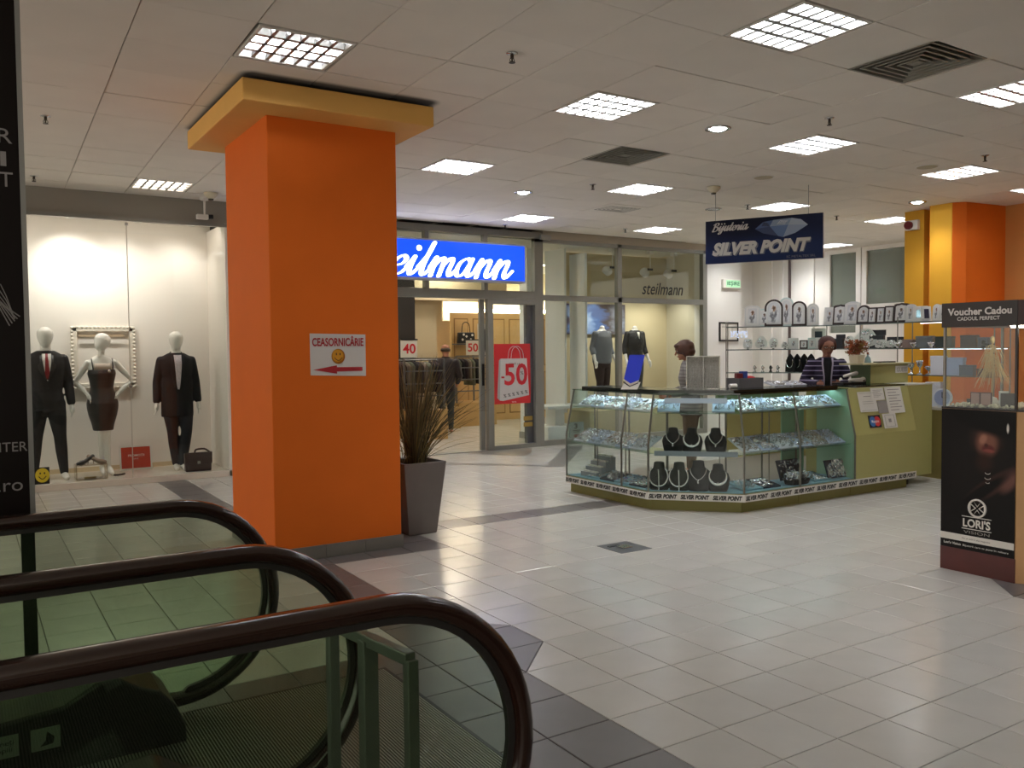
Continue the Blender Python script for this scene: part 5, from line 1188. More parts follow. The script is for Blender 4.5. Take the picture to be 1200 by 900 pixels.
# ---- things standing on the counter
r = T('earring_tower','tall clear acrylic tower hung with small earrings on the counter corner','display tower',(6.40,6.42,1.197),math.radians(-42))
b = MB()
for sx in (-1,1): b.box(sx*.165-.004,-.05,0,sx*.165+.004,.05,.345)
b.box(-.165,-.05,.337,.165,.05,.345).box(-.165,-.05,0,.165,.05,.008).box(-.004,-.05,.008,.004,.05,.337); P('acrylic_case', b, G('grey_acrylic','#d3d2cc',.12,.5,.1), r, world=False)
P('card_back', MB().box(-.16,-.002,.01,-.006,.002,.335).box(.006,-.002,.01,.16,.002,.335), M('earring_card','#9b9890',.6,var=.2,vscale=60), r, world=False)
b = MB(); q = random.Random(8)
for i in range(11):
    for j in range(12): b.ell((-.15+.028*i+q.uniform(-.004,.004),-.010,.03+.026*j),(.004,.003,q.uniform(.004,.009)),5,4)
P('earrings', b, m_sil, r, world=False, kind='stuff')
r = T('price_stand','leaning blue display stand with white chevron foot on left of the counter','display stand',(5.86,6.95,1.197),math.radians(-46))
lean = .08
b = MB(); b.loft([[(-.085,0,.0),(.085,0,.0),(.085,.012,.0),(-.085,.012,.0)],[(-.085+lean*.42,.03,.075),(.085+lean*.42,.03,.075),(.085+lean*.42,.042,.075),(-.085+lean*.42,.042,.075)]]); P('white_foot', b, m_white, r, world=False)
def sl(u, v, y): return (u*.08+lean*v, y+.4*v*.15, .0+v*.36)
b = MB(); pts = [(-1,.30),(.0,.17),(1,.27),(1,1.0),(-1,1.0)]; b.loft([[sl(u,v,.008) for u,v in pts],[sl(u,v,.020) for u,v in pts]]); P('blue_panel', b, M('cobalt_panel','#1a34c4',.4), r, world=False)
b = MB(); pts = [(-1,.26),(.0,.13),(1,.23),(1,.265),(.0,.165),(-1,.295)]; b.loft([[sl(u,v,.006) for u,v in pts],[sl(u,v,.018) for u,v in pts]]); P('white_chevron', b, m_white, r, world=False)
b = MB(); pts = [(-1,.20),(.0,.07),(1,.17),(1,.20),(.0,.10),(-1,.235)]; b.loft([[sl(u,v,.006) for u,v in pts],[sl(u,v,.018) for u,v in pts]]); P('grey_chevron', b, m_ink, r, world=False)
r = T('gift_box_tray','grey open box with red and blue jewellery boxes on the counter','box',(7.02,6.42,1.197),0)
b = MB(); b.box(6.84,6.33,1.197,7.20,6.345,1.30).box(6.84,6.50,1.197,7.20,6.515,1.30).box(6.84,6.345,1.197,6.855,6.50,1.30).box(7.185,6.345,1.197,7.20,6.50,1.30).box(6.855,6.345,1.197,7.185,6.50,1.21); P('grey_box', b, M('dark_grey_card','#5c5b5c',.7), r)
r = T('ring_box','blue ring box standing open in the grey tray','box',(6.99,6.42,1.30),.2,'boxes in the grey tray'); P('box_body', MB().box(-.04,-.03,-.08,.04,.03,.07), M('royal_blue_card','#1d3f86',.5), r, world=False, bevel=.004)
r = T('ring_box','dark red ring box left of the blue box in the grey tray','box',(6.91,6.41,1.28),-.3,'boxes in the grey tray'); P('box_body', MB().box(-.035,-.03,-.07,.035,.03,.07), M('deep_red_card','#6d1c20',.5), r, world=False, bevel=.004)
r = T('red_cloth','bright red pouch lying in the right half of the grey tray','pouch',(7.09,6.42,1.30),0,'boxes in the grey tray'); b = MB(); b.ell((7.09,6.42,1.285),(.075,.06,.035)); P('pouch', b, M('bright_red_cloth','#b31c22',.7), r, smooth=True)
r = T('tape_roll','white till roll at left end of grey tray on the counter','paper roll',(6.76,6.36,1.197)); b = MB(); b.tube([(6.72,6.36,1.222),(6.80,6.34,1.222)],.024,14); P('roll', b, m_white, r)
for i,(x,lb) in enumerate(((7.42,'white pad of rings on the worktop, left of the saleswoman'),(7.70,'white pad of chains on the worktop, beside the saleswoman'))): tray((x,6.34,1.197),.05*i,.24,.16,m_wpad,('bangle','chain')[i],16,lb,tilt=.25)
r = T('weighing_scale','small white jeweller balance on black base before the saleswoman','scale',(8.70,6.36,1.183))
P('base', MB().box(8.50,6.30,1.183,8.92,6.46,1.205), m_black, r, bevel=.004); b = MB(); b.lathe([(.02,0),(.014,.02),(.012,.09)],10,(8.70,6.36,1.205)); P('column', b, m_white, r)
b = MB(); b.limb([(8.60,6.36,1.28),(8.80,6.35,1.31)],[.018,.024]); P('arm', b, m_white, r, smooth=True); b = MB(); b.limb([(8.66,6.34,1.235),(8.86,6.33,1.225)],[.016,.03]); P('tube_arm', b, m_white, r, smooth=True); b = MB(); b.ell((8.90,6.33,1.23),(.036,.034,.034)); P('lamp_end', b, m_white, r, smooth=True)
P('eyepiece', MB().lathe([(.012,0),(.012,.02)],10,(8.88,6.305,1.21)), m_black, r)
r = T('flower_pot','square cream pot of dried orange flowers on the raised olive box','plant',(8.88,6.40,1.425))
b = MB(); b.loft([[(8.88-a,6.40-a,z),(8.88+a,6.40-a,z),(8.88+a,6.40+a,z),(8.88-a,6.40+a,z)] for a,z in ((.055,1.426),(.065,1.525),(.055,1.525),(.05,1.50))]); P('pot', b, M('cream_ceramic','#cfc5ac',.4), r)
q = random.Random(2)
for cn,cc in (('orange','#a3552a'),('ochre','#8a6a34'),('rust','#7a3c22')):
    b = MB()
    for i in range(34):
        a, rr, z = q.uniform(0,2*PI), q.uniform(0,.12), q.uniform(1.53,1.68); k0 = len(b.v)
        for j in range(5): b.add([(0,0,0),(.010,.022,.006),(0,.034,.012),(-.010,.022,.006)],[(0,1,2,3)]); b.xf(Matrix.Rotation(j*1.256,4,'Z'), len(b.v)-4)
        b.xf(Matrix.Translation((8.88+rr*math.cos(a)*(1.5-(z-1.5)*3),6.40+rr*math.sin(a),z)) @ Euler((q.uniform(-1,1),q.uniform(-1,1),q.uniform(0,6))).to_matrix().to_4x4(), k0)
    P('petals', b, M('dry_%s_petal' % cn, cc, .8), r, kind='stuff', solid=.0015)
b = MB()
for i in range(14): a = q.uniform(0,2*PI); b.tube([(8.88,6.40,1.50),(8.88+.10*math.cos(a),6.40+.09*math.sin(a),1.61)],.002,4)
P('stems', b, m_gl[0], r, kind='stuff')
r = T('perfume_bottle','small pale blue bottle with dark stopper on the raised olive box','bottle',(9.06,6.38,1.425)); b = MB(); b.lathe([(.035,0),(.038,.01),(.030,.06),(.010,.085),(.010,.10)],14); P('bottle', b, M('pale_blue_glass','#8fb0bb',.1,spec=.8), r, world=False, smooth=True); b = MB(); b.lathe([(.012,.10),(.014,.12),(.006,.13)],10); P('stopper', b, m_black, r, world=False)
r = T('pen_tray','flat black pen tray on the right part of the raised olive box','tray',(9.35,6.37,1.425)); P('tray', MB().box(9.22,6.32,1.426,9.52,6.42,1.44), m_black, r, bevel=.003)
for i in range(2): P('pen', MB().tube([(9.30+.1*i,6.34,1.446),(9.38+.1*i,6.40,1.446)],.006,6), m_white, r)
# ------------------------------------------------------------------ glass shelves of icons behind the counter
s0_, s1_, s2_, s3_ = Vector((9.60,9.15)), Vector((10.42,8.13)), Vector((10.30,6.80)), Vector((10.12,5.45))
SPts = [s0_, s1_, s2_, s3_]
US = T('display_shelves','tall glass shelf unit lined with silver icons behind the jewellery counter','shelf unit',(10.3,7.5,0))
def soff(d):
    r = []
    for i,p in enumerate(SPts):
        ns = []
        for a,b_ in ((i-1,i),(i,i+1)):
            if a < 0 or b_ > 3: continue
            t = (SPts[b_]-SPts[a]).normalized(); ns.append(Vector((-t.y,t.x)))   # away from the aisle
        m = sum(ns, Vector((0,0))).normalized(); r.append(p+m*(d/m.dot(ns[0])))
    return r
ZS = (1.92,1.585,1.245)
for z in ZS: P('glass_shelf', MB().prism([tuple(p) for p in soff(-.03)]+[tuple(p) for p in reversed(soff(.27))], z, z+.009), m_glassS, US); 
for z in ZS: P('shelf_edge', MB().prism([tuple(p) for p in soff(-.034)]+[tuple(p) for p in reversed(soff(-.028))], z-.004, z+.010), M('dark_glass_edge','#4d5a58',.3), US)
for i,d in ((0,-.02),(0,.26),(1,.26),(2,.26),(2,-.02),(3,-.02),(3,.26)):
    q = soff(d)[i]; P('post', MB().tube([(q.x,q.y,.85),(q.x,q.y,2.0)],.008,6), m_post, US)
q = soff(-.02); 
for a in (.55,):
    v = q[1]+(q[2]-q[1])*a; P('post', MB().tube([(v.x,v.y,.85),(v.x,v.y,1.93)],.006,6), m_post, US)
P('base_cabinet', MB().prism([tuple(p) for p in soff(-.22)]+[tuple(p) for p in reversed(soff(.27))],0,.84), M('olive_cabinet','#8d8148',.5), US)
P('cabinet_top', MB().prism([tuple(p) for p in soff(-.24)]+[tuple(p) for p in reversed(soff(.28))],.84,.87), m_white, US)
v0, v1 = soff(.272), soff(.276)
m_ld2 = M('cool_shelf_led','#e6efff',.5,emit=1.8)
for z in ZS[:2]: P('led_strip', MB().prism([tuple(soff(.20)[2]-Vector((0,.15))),tuple(soff(.20)[3]),tuple(soff(.21)[3]),tuple(soff(.21)[2]-Vector((0,.15)))], z-.010, z-.004), m_ld2, US)
def icon_print(i):
    q = random.Random(i*7+1); tone = ['#cfd0d0','#d6d6d3','#c8cacc'][i%3]
    return PRINT('icon_relief_%d' % (i%6), tone, [(.5,.40,.36,.42,0,'#eeeeee',.4),(.36,.30,.14,.3,20,'#6f7074',.6),(.62,.34,.12,.34,-15,'#6b6c70',.6),(.5,.70,.17,.14,0,('#9c7458','#77604e','#a8876a')[i%3],.3),(.5,.72,.08,.09,0,'#5a4236',.4),(.3,.62,.1,.1,0,'#d9dadc',.5),(.7,.2,.14,.1,0,'#d0d1d4',.6)],.28,noise=.35,spec=.6)
m_dkw = M('dark_walnut','#2b1a17',.45); m_sfr = M('silver_frame','#d2d3d1',.35,metal=.25,bump=.5,bscale=70); m_pale = M('pale_silver_frame','#c4d6d3',.4,metal=.15,bump=.3,bscale=60); m_wfr = M('white_lacquer_frame','#dddcd8',.4)
def outline(w, h_, shape, g=0.):
    x = w/2-g
    if shape == 'arch':
        zc = h_-w/2; R_ = w/2-g; return [(-x,g),(x,g)]+[(R_*math.cos(a),zc+R_*math.sin(a)) for a in np.linspace(0,PI,15)]
    if shape == 'low':   # shallow arched top
        return [(-x,g),(x,g)]+[(x*math.cos(a),h_*.86+(h_*.14-g)*math.sin(a)) for a in np.linspace(0,PI,11)]
    if shape == 'wavy': return [(-x,g),(x,g),(x,h_*.92-g),(x*.7,h_*.96-g),(x*.35,h_*.97-g),(0,h_-g),(-x*.35,h_*.97-g),(-x*.7,h_*.96-g),(-x,h_*.92-g)]
    return [(-x,g),(x,g),(x,h_-g),(-x,h_-g)]
def icon(c, yaw, w, h_, z, shape, fr, i, lb, cat='icon', group='silver icons on the top shelf', tilt=-.12, pr=None, nm='silver_icon'):
    r = T(nm,lb,cat,(c[0],c[1],z),yaw,group); m = Matrix.Translation((0,0,.002)) @ Matrix.Rotation(tilt,4,'X')
    b = MB(); b.prism(outline(w,h_,shape),.0,.018,'y'); b.xf(m); P('frame', b, fr, r, world=False, bevel=.003)
    g = .028 if fr is m_dkw else .022
    b = MB(); b.prism(outline(w,h_,shape,min(g,w*.16)),-.006,.0,'y'); b.xf(m); P('mount', b, m_sfr if fr is m_dkw else m_wfr, r, world=False)
    g2 = min(.048,w*.27)
    b = MB(); b.prism(outline(w,h_,shape if shape == 'arch' else 'rect',g2),-.011,-.005,'y'); b.xf(m); P('relief_plate', b, pr or icon_print(i), r, world=False)
    b = MB(); b.box(-.02,.02,0,.02,.05+h_*.25,.004); P('prop', b, fr, r, world=False)
    return r
Y1, Y2, Y3 = math.radians(-51), math.radians(-84), math.radians(-82)
def bk(c, yaw, d=.09): return (c[0]-math.sin(yaw)*d, c[1]+math.cos(yaw)*d)
top = [((9.83,8.86),Y1,.225,.315,'low',m_sfr,'silver icon with low arched top, leftmost on the top shelf'),((9.95,8.74),Y1,.19,.265,'low',m_pale,'plain silver icon second from left on the top shelf'),((10.03,8.63),Y1,.265,.40,'arch',m_dkw,'tall icon with dark walnut arch, third from left on the top shelf'),((10.15,8.50),Y1,.20,.425,'arch',m_pale,'tallest pale blue-silver arched icon on the top shelf'),((10.26,8.36),Y1,.215,.365,'arch',m_dkw,'arched icon with carved dark frame and silver oval, left half of top shelf'),((10.39,8.22),Y1,.17,.325,'arch',m_sfr,'slim all-silver arched icon left of the top shelf corner'),((10.44,8.04),Y2,.185,.26,'rect',m_wfr,'white rectangular icon with tinted figures at the top shelf corner'),
 ((10.38,7.82),Y2,.225,.29,'wavy',m_dkw,'white-mounted icon with dark wavy frame just right of the shelf corner'),((10.37,7.62),Y2,.235,.32,'low',m_sfr,'broad silver icon with curved crest, behind the saleswoman'),((10.36,7.43),Y2,.20,.26,'arch',m_dkw,'small arched icon with dark frame and golden figure'),((10.35,7.285),Y2,.135,.22,'rect',m_dkw,'small dark-framed icon, first of three narrow ones'),((10.34,7.15),Y2,.122,.218,'rect',m_dkw,'small dark-framed icon, middle of three narrow ones'),((10.33,7.015),Y2,.142,.228,'rect',m_dkw,'small dark-framed icon, last of three narrow ones'),((10.31,6.83),Y2,.205,.26,'wavy',m_dkw,'wide dark wavy-framed icon, right before the white photo frame'),
 ((10.29,6.68),Y3,.13,.235,'low',m_sfr,'ornate silver icon left of the white photo frame'),((10.23,6.29),Y3,.10,.215,'arch',m_sfr,'oval silver icon right of the white photo frame'),((10.21,6.19),Y3,.10,.20,'rect',m_sfr,'small silver icon beside the brown voucher header'),((10.19,6.02),Y3,.13,.21,'arch',m_sfr,'silver icon hidden behind voucher header')]
for i,(c,yaw,w_,h_,sh,fr,lb) in enumerate(top[:-1]): icon(bk(c,yaw), yaw, w_, h_, 1.931, sh, fr, i, lb)
m_mir = M('blue_grey_mirror','#7f9fa6',.08,metal=.6)
icon(bk((10.26,6.53),Y3),Y3,.18,.20,1.931,'rect',m_wfr,0,'white photo frame with blue-grey mirror on the top shelf','photo frame','photo frames on the shelves',pr=m_mir,nm='photo_frame')
icon(bk((10.24,6.40),Y3,.05),Y3+.9,.13,.19,1.931,'rect',m_wfr,1,'white photo frame with dark purple picture standing at an angle on the top shelf','photo frame','photo frames on the shelves',pr=M('dark_purple_print','#2a2238',.4),nm='photo_frame')
# middle shelf
def plate(c, yaw, w, h_, z, lb, shape=0, group='silver plates on the middle shelf'):
    r = T('relief_plate',lb,'silver plate',(c[0],c[1],z),yaw,group); m = Matrix.Rotation(-.2,4,'X')
    n = 26; pts = []
    for k in range(n):
        a = 2*PI*k/n
        if shape == 0: rr = 1+.05*math.cos(8*a)
        elif shape == 1: rr = 1+.10*math.cos(3*(a-PI/2))
        else: rr = 1/max(abs(math.cos(a)),abs(math.sin(a)))**.6
        pts.append((w/2*rr*math.cos(a)*.92,h_/2+h_/2*rr*math.sin(a)*.92))
    b = MB(); b.prism(pts,0,.012,'y'); b.xf(m); P('plate', b, m_wfr, r, world=False, bevel=.003)
    b = MB(); q = random.Random(int(w*1000+h_*77+c[1]*10))
    for k in range(9): b.ell((q.uniform(-.3,.3)*w,-.002,h_/2+q.uniform(-.32,.32)*h_),(w*q.uniform(.05,.13),.012,h_*q.uniform(.05,.13)),8,6)
    b.xf(m); P('relief', b, m_sil, r, world=False, smooth=True); P('easel', MB().box(-.015,.0,0,.015,.07,.01), m_black, r, world=False)
ZM = 1.595
for c,w_,h_,s_,lb in (((9.79,8.91),.145,.165,2,'ornate silver plate leftmost on the middle shelf'),((9.91,8.76),.19,.20,1,'large spread silver relief second on the middle shelf'),((10.02,8.63),.145,.185,0,'round-edged silver relief third on the middle shelf'),((10.12,8.50),.118,.115,1,'small domed silver bust plate on the middle shelf')): plate(bk(c,Y1),Y1,w_,h_,ZM,lb,s_)
for c,w_,h_,fr,lb,pr in (((10.20,8.41),.14,.16,m_wfr,'white-framed small icon left of the tiny dark one on the middle shelf',None),((10.29,8.30),.115,.125,m_dkw,'tiny dark-framed picture on the middle shelf',None),((10.36,8.21),.115,.16,m_pale,'pale silver icon beside the tiny dark picture',None),((10.40,8.09),.15,.16,m_sfr,'silver frame with blue-tinted photo at the middle shelf corner',PRINT('blue_photo','#3d4c66',[(.5,.5,.3,.4,0,'#aab6cc',.5),(.45,.35,.12,.2,0,'#1c2436',.5)],.3))): icon(bk(c,Y1,.07),Y1,w_,h_,ZM,'rect',fr,3,lb,'photo frame','small frames on the middle shelf',pr=pr,nm='photo_frame')
icon(bk((10.42,8.14),Y1,.2),Y1,.20,.30,ZM,'rect',m_wfr,4,'white frame with dark blue picture standing behind the blue-tinted photo','photo frame','small frames on the middle shelf',pr=M('dark_teal_print','#2b3b46',.4),nm='photo_frame')
for c,w_,h_,s_,lb in (((10.41,7.95),.13,.16,2,'square silver plate left of the saleswoman head on the middle shelf'),((10.36,7.66),.16,.19,0,'round silver plate right of the saleswoman head'),((10.34,7.39),.36,.28,1,'largest spreading silver relief, above the orange flowers'),((10.33,7.14),.185,.125,2,'silver plate right of the largest relief, first of three low ones'),((10.315,6.98),.15,.115,0,'low round silver plate, second of three low ones'),((10.30,6.84),.12,.115,0,'low round silver plate, last of three low ones')): plate(bk(c,Y2),Y2,w_,h_,ZM,lb,s_)
for c,w_,h_,lb in (((10.5,7.25),.20,.25,'upright dark blue jewel box behind the largest silver relief'),((10.5,7.0),.22,.15,'low navy jewel box behind the low silver plates'),((10.50,7.85),.13,.20,'black jewel box behind the saleswoman head')):
    r = T('jewel_box',lb,'box',(c[0],c[1],ZM),Y2,'jewel boxes on the middle shelf'); P('box_body', MB().box(-w_/2,-.03,0,w_/2,.03,h_*.7), M('dark_navy_box','#1b1e2a',.4), r, world=False, bevel=.004); P('box_lid', MB().box(-w_/2-.004,.028,h_*.7,w_/2+.004,.04,h_), M('dark_navy_box'), r, world=False)
r = T('crystal_ornament','bluish crystal bead ornament hanging from the top shelf at its left end','ornament',(9.73,9.02,1.915),Y1)
b = MB(); q = random.Random(4)
for k in range(70): b.ell((q.uniform(-.12,.12),q.uniform(-.04,.04),-.05-q.uniform(0,.10)),(.009,.009,.009),6,5)
P('crystals', b, M('crystal_bead','#cfd8ee',.05,spec=1.,emit=.25), r, world=False, kind='stuff'); P('hook', MB().tube([(-.1,0,0),(-.1,0,-.06)],.003,4).tube([(.1,0,0),(.1,0,-.06)],.003,4), m_sil, r, world=False)
# lower shelf: fan of black necklace stands and small things
ZL = 1.255
for k in range(4):
    c = (10.17+.06*k,8.44-.075*k); r = T('necklace_stand','curved black necklace stand, '+('first','second','third','last')[k]+' of a row of four on the lower shelf','necklace stand',(bk(c,Y1)[0],bk(c,Y1)[1],ZL),Y1-.9,'black necklace stands on the lower shelf')
    b = MB(); b.loft([[(x*sc,y+.0,z) for x,z in [(-.11,0),(.11,0),(.10,.12),(.06,.22),(0,.27),(-.06,.22),(-.10,.12)]] for y,sc in ((-.012,1),(.012,1))]); P('stand', b, m_velv, r, world=False, bevel=.006)
    P('necklace', MB().tube([(.075*math.sin(a),-.016,.15-.085*math.cos(a)) for a in np.linspace(-2,2,16)],.006,6), m_sil, r, world=False)
for k,(c,lb) in enumerate((((9.86,8.84),'tiny silver figurine, leftmost on the lower shelf'),((9.93,8.75),'tiny silver figurine, second on the lower shelf'),((10.0,8.66),'tiny dark figurine beside the necklace stands on the lower shelf'),((10.06,8.58),'tiny silver bowl next to the necklace stands on the lower shelf'))):
    r = T('figurine',lb,'figurine',(*bk(c,Y1),ZL),Y1,'figurines on the lower shelf'); b = MB(); b.lathe([(.028,0),(.02,.015),(.012,.04),(.024,.06),(.02,.08),(.008,.10)],10); P('figure_body', b, m_black if k == 2 else m_sil, r, world=False, smooth=True); b = MB(); b.ell((.012,0,.065),(.02,.012,.014)); P('figure_arm', b, m_sil, r, world=False)
# right-hand end: cups, boxes, a clock
for k,(y,z,h_,lb) in enumerate(((6.62,ZL,.15,'silver goblet on the lower shelf beside the raised olive box'),(6.50,ZL,.18,'tall silver goblet with wide bowl on the lower shelf'),(6.38,ZL,.11,'small silver cup on the lower shelf'),(6.10,ZL,.13,'silver candlestick by the blue-white boxes on the lower shelf'))):
    r = T('silver_goblet',lb,'goblet',(10.30,y,ZL),0,'silver cups at the right end'); b = MB(); b.lathe([(.04,0),(.035,.01),(.010,.02),(.009,h_*.5),(.03,h_*.6),(.045,h_*.85),(.048,h_),(.042,h_),(.03,h_*.65)],14); P('cup', b, m_sil, r, world=False, smooth=True); b = MB(); b.ell((0,0,h_*.52),(.014,.014,.01)); P('knop', b, m_sil, r, world=False)
m_bxl = M('pale_blue_box','#a9b8e0',.4); m_bxw = M('white_glossy_box','#dfe4f0',.3)
for k,(y,z,w_,h_,mt,lb) in enumerate(((6.20,ZL,.16,.24,m_bxw,'tall white gift box on the lower shelf, left of a blue one'),(5.98,ZL,.20,.22,m_bxl,'pale blue gift box on the lower shelf behind the glass case edge'),(6.55,.87,.22,.16,m_bxl,'pale blue gift box on the cabinet top by the olive counter'),(6.25,.87,.18,.30,m_bxw,'white gift box on the cabinet top beside the clock'),(6.6,ZM,.13,.11,M('tan_box','#8c7a76',.5),'tan box among silver cups on the middle shelf'),(6.38,ZM,.20,.15,M('grey_box','#6d7578',.4),'grey box at the right of the middle shelf'),(6.12,ZM,.2,.14,M('dark_green_box','#2d3a38',.4),'dark green box at the right end of the middle shelf'),(5.80,ZM,.18,.15,M('dark_navy_box'),'navy box on the middle shelf seen through the voucher case'),(5.62,ZM,.12,.12,M('steel_blue_box','#46566a',.4),'steel blue box on the middle shelf seen through the voucher case'),(5.82,ZL,.16,.13,M('steel_blue_box'),'steel blue box on the lower shelf seen through the voucher case'),(5.62,ZL,.13,.09,M('maroon_box','#4a2026',.5),'maroon box on the lower shelf seen through the voucher case'),(5.70,.87,.2,.11,M('dark_navy_box'),'navy box on the cabinet top seen through the voucher case'))):
    r = T('gift_box',lb,'box',(10.22 if y > 5.9 else 10.20,y,z+.001),Y3,'boxes at the right end of the shelves'); P('box_body', MB().box(-w_/2,-.05,0,w_/2,.05,h_*.78), mt, r, world=False, bevel=.003); P('box_lid', MB().box(-w_/2-.003,-.053,h_*.78,w_/2+.003,.053,h_), mt, r, world=False, bevel=.003)
r = T('desk_clock','round white desk clock on the cabinet top beside the glass voucher case','clock',(10.02,6.02,.871),Y3)
b = MB(); b.prism([(.11*math.cos(a),.12+.11*math.sin(a)) for a in np.linspace(0,2*PI,29)[:-1]],-.02,.02,'y'); P('case', b, m_bxw, r, world=False, bevel=.006)
b = MB(); b.prism([(.095*math.cos(a),.12+.095*math.sin(a)) for a in np.linspace(0,2*PI,29)[:-1]],-.023,-.02,'y'); P('dial', b, m_bxl, r, world=False); b = MB(); b.box(-.004,-.027,.12,.004,-.0235,.19).box(0,-.027,.116,.05,-.0235,.124); P('hands', b, m_black, r, world=False); P('foot', MB().box(-.05,-.02,0,.05,.02,.012), m_bxw, r, world=False)
for k,(y,lb) in enumerate(((6.72,'row of silver spoons dish at left of the right-end middle shelf'),(6.50,'silver sugar bowl on the right-end middle shelf'),(6.26,'silver creamer on the right-end middle shelf'))):
    r = T('silver_bowl',lb,'bowl',(10.17,y,ZM),0,'silver bowls at the right end'); b = MB(); b.lathe([(.03,0),(.02,.01),(.05,.04),(.062,.07),(.056,.07),(.03,.03)],14); P('bowl', b, m_sil, r, world=False, smooth=True); b = MB(); b.tube([(.055,0,.06),(.085,0,.055),(.08,0,.03),(.05,0,.03)],.005,6); P('handle', b, m_sil, r, world=False)

# ------------------------------------------------------------------ hanging sign
a_, b_ = Vector((8.03,8.005)), Vector((8.735,6.768)); u = (b_-a_).normalized(); U = Vector((u.x,u.y,0)); Nn = Vector((u.y,-u.x,0)); LW = (b_-a_).length
m_nv = PRINT('sign_navy_print','#141b3c',[(.6,.2,.6,.35,0,'#1a2a55',.8),(.3,.9,.4,.3,0,'#0f1428',.8)],.45,axes=(0,2)); m_lg = M('silver_letter','#c6c3bd',.5); m_lgs = M('letter_shadow','#6a6c78',.5)
r = T('hanging_sign','navy jewellery shop sign hanging on two wires above the counter','sign',(*((a_+b_)/2),2.95))
def bx(x0,x1,z0,z1,y0,y1): A = Vector((a_.x,a_.y,0)); return [tuple(A+U*x+Nn*y+Vector((0,0,z))) for x,y,z in ((x0,y0,z0),(x1,y0,z0),(x1,y1,z0),(x0,y1,z0))],[tuple(A+U*x+Nn*y+Vector((0,0,z))) for x,y,z in ((x0,y0,z1),(x1,y0,z1),(x1,y1,z1),(x0,y1,z1))]
P('sign_board', MB().loft(list(bx(0,LW,2.69,3.23,-.055,0))), M('sign_side_grey','#8b8d96',.5), r); P('sign_face', MB().loft(list(bx(.0,LW,2.69,3.23,0.,.004))), m_nv, r)
def sp(x, z, o=.006): q = Vector((a_.x,a_.y,0))+U*x+Nn*o; return (q.x,q.y,z)
MX = Matrix(((U.x,-Nn.x,0,a_.x+Nn.x*.004),(U.y,-Nn.y,0,a_.y+Nn.y*.004),(0,0,1,0),(0,0,0,1))); script_word('Bijuteria', .09, 3.095, .062, -.002, m_lg, r, th=.003, wmin=.05, wmax=.14, slant=.3, xs=1.2, xf=MX)
text('SILVER POINT', m_lgs, r, sp(.095,2.775,.0062),tuple(U),1.20,.165,shear=.3,bold=.09); text('SILVER POINT', m_lg, r, sp(.085,2.785,.008),tuple(U),1.20,.165,shear=.3,bold=.055)
text('SC METALTEX SRL', m_lgs, r, sp(1.0,2.712),tuple(U),.34,.028)
for pl,cc in (([(.62,3.09),(.72,3.17),(.84,3.185),(.80,3.11)],'#3b5480'),([(.84,3.185),(1.06,3.195),(1.02,3.115),(.80,3.11)],'#7d8ea6'),([(1.06,3.195),(1.17,3.17),(1.25,3.10),(1.02,3.115)],'#99a3b2'),([(.62,3.09),(.80,3.11),(.90,2.985),(.72,3.03)],'#22365f'),([(.80,3.11),(1.02,3.115),(.96,2.97),(.90,2.985)],'#4f6a94'),([(1.02,3.115),(1.25,3.10),(1.10,3.01),(.96,2.97)],'#8493ab'),([(.72,3.17),(.78,3.15),(.80,3.11),(.70,3.12)],'#1b2444'),([(.92,3.175),(1.02,3.17),(.98,3.12),(.88,3.13)],'#b7bfc9')):
    P('printed_facet', MB().loft([[sp(x,z,.0045) for x,z in pl],[sp(x,z,.0055) for x,z in pl]]), M('facet_'+cc[1:],cc,.4), r)
for x in (.12,1.25): q = Vector((a_.x,a_.y,0))+U*x-Nn*.025; P('wire', MB().tube([(q.x,q.y,3.23),(q.x,q.y,ZC)],.003,5), m_st, r)
P('pole', MB().tube([(15.03,12.5,0),(15.03,12.5,3.55)],.03,8), M('dark_conduit','#4a3c3a',.5), wr)

# exit sign and notice on the white wall
r = T('exit_sign','small white and green exit sign on the bright white wall','sign',(12.68,11.99,2.86)); P('casing', MB().box(12.45,11.94,2.775,12.93,12.0,2.955), m_white, r, bevel=.01)
P('green_face', MB().box(12.53,11.936,2.80,12.91,11.94,2.935), M('exit_green_face','#9fd3a8',.4,emit=.3), r); text('IEȘIRE', M('exit_dark_green','#0e5a38',.5), r, (12.55,11.934,2.815),(1,0,0),.34,.10,bold=.02)
r = T('wall_notice','dark framed notice on the white wall below the exit sign','picture',(12.64,11.98,1.93)); b = MB(); b.box(12.38,11.97,1.745,12.41,11.995,2.12).box(12.87,11.97,1.745,12.90,11.995,2.12).box(12.41,11.97,1.745,12.87,11.995,1.775).box(12.41,11.97,2.09,12.87,11.995,2.12); P('frame', b, m_black, r); P('paper', MB().box(12.41,11.98,1.775,12.87,11.99,2.09), m_pap, r); P('printed_line', MB().box(12.45,11.977,2.02,12.83,11.979,2.035), m_gtx, r)
r = T('alarm_siren','white and red alarm siren box high on the amber pier','alarm',(11.69,7.48,3.36)); P('casing', MB().box(11.64,7.40,3.30,11.70,7.60,3.44), m_white, r, bevel=.006); b = MB(); b.tube([(11.64,7.53,3.37),(11.60,7.53,3.37)],.06,16); P('red_lens', b, M('siren_red','#6d1f1a',.25), r)

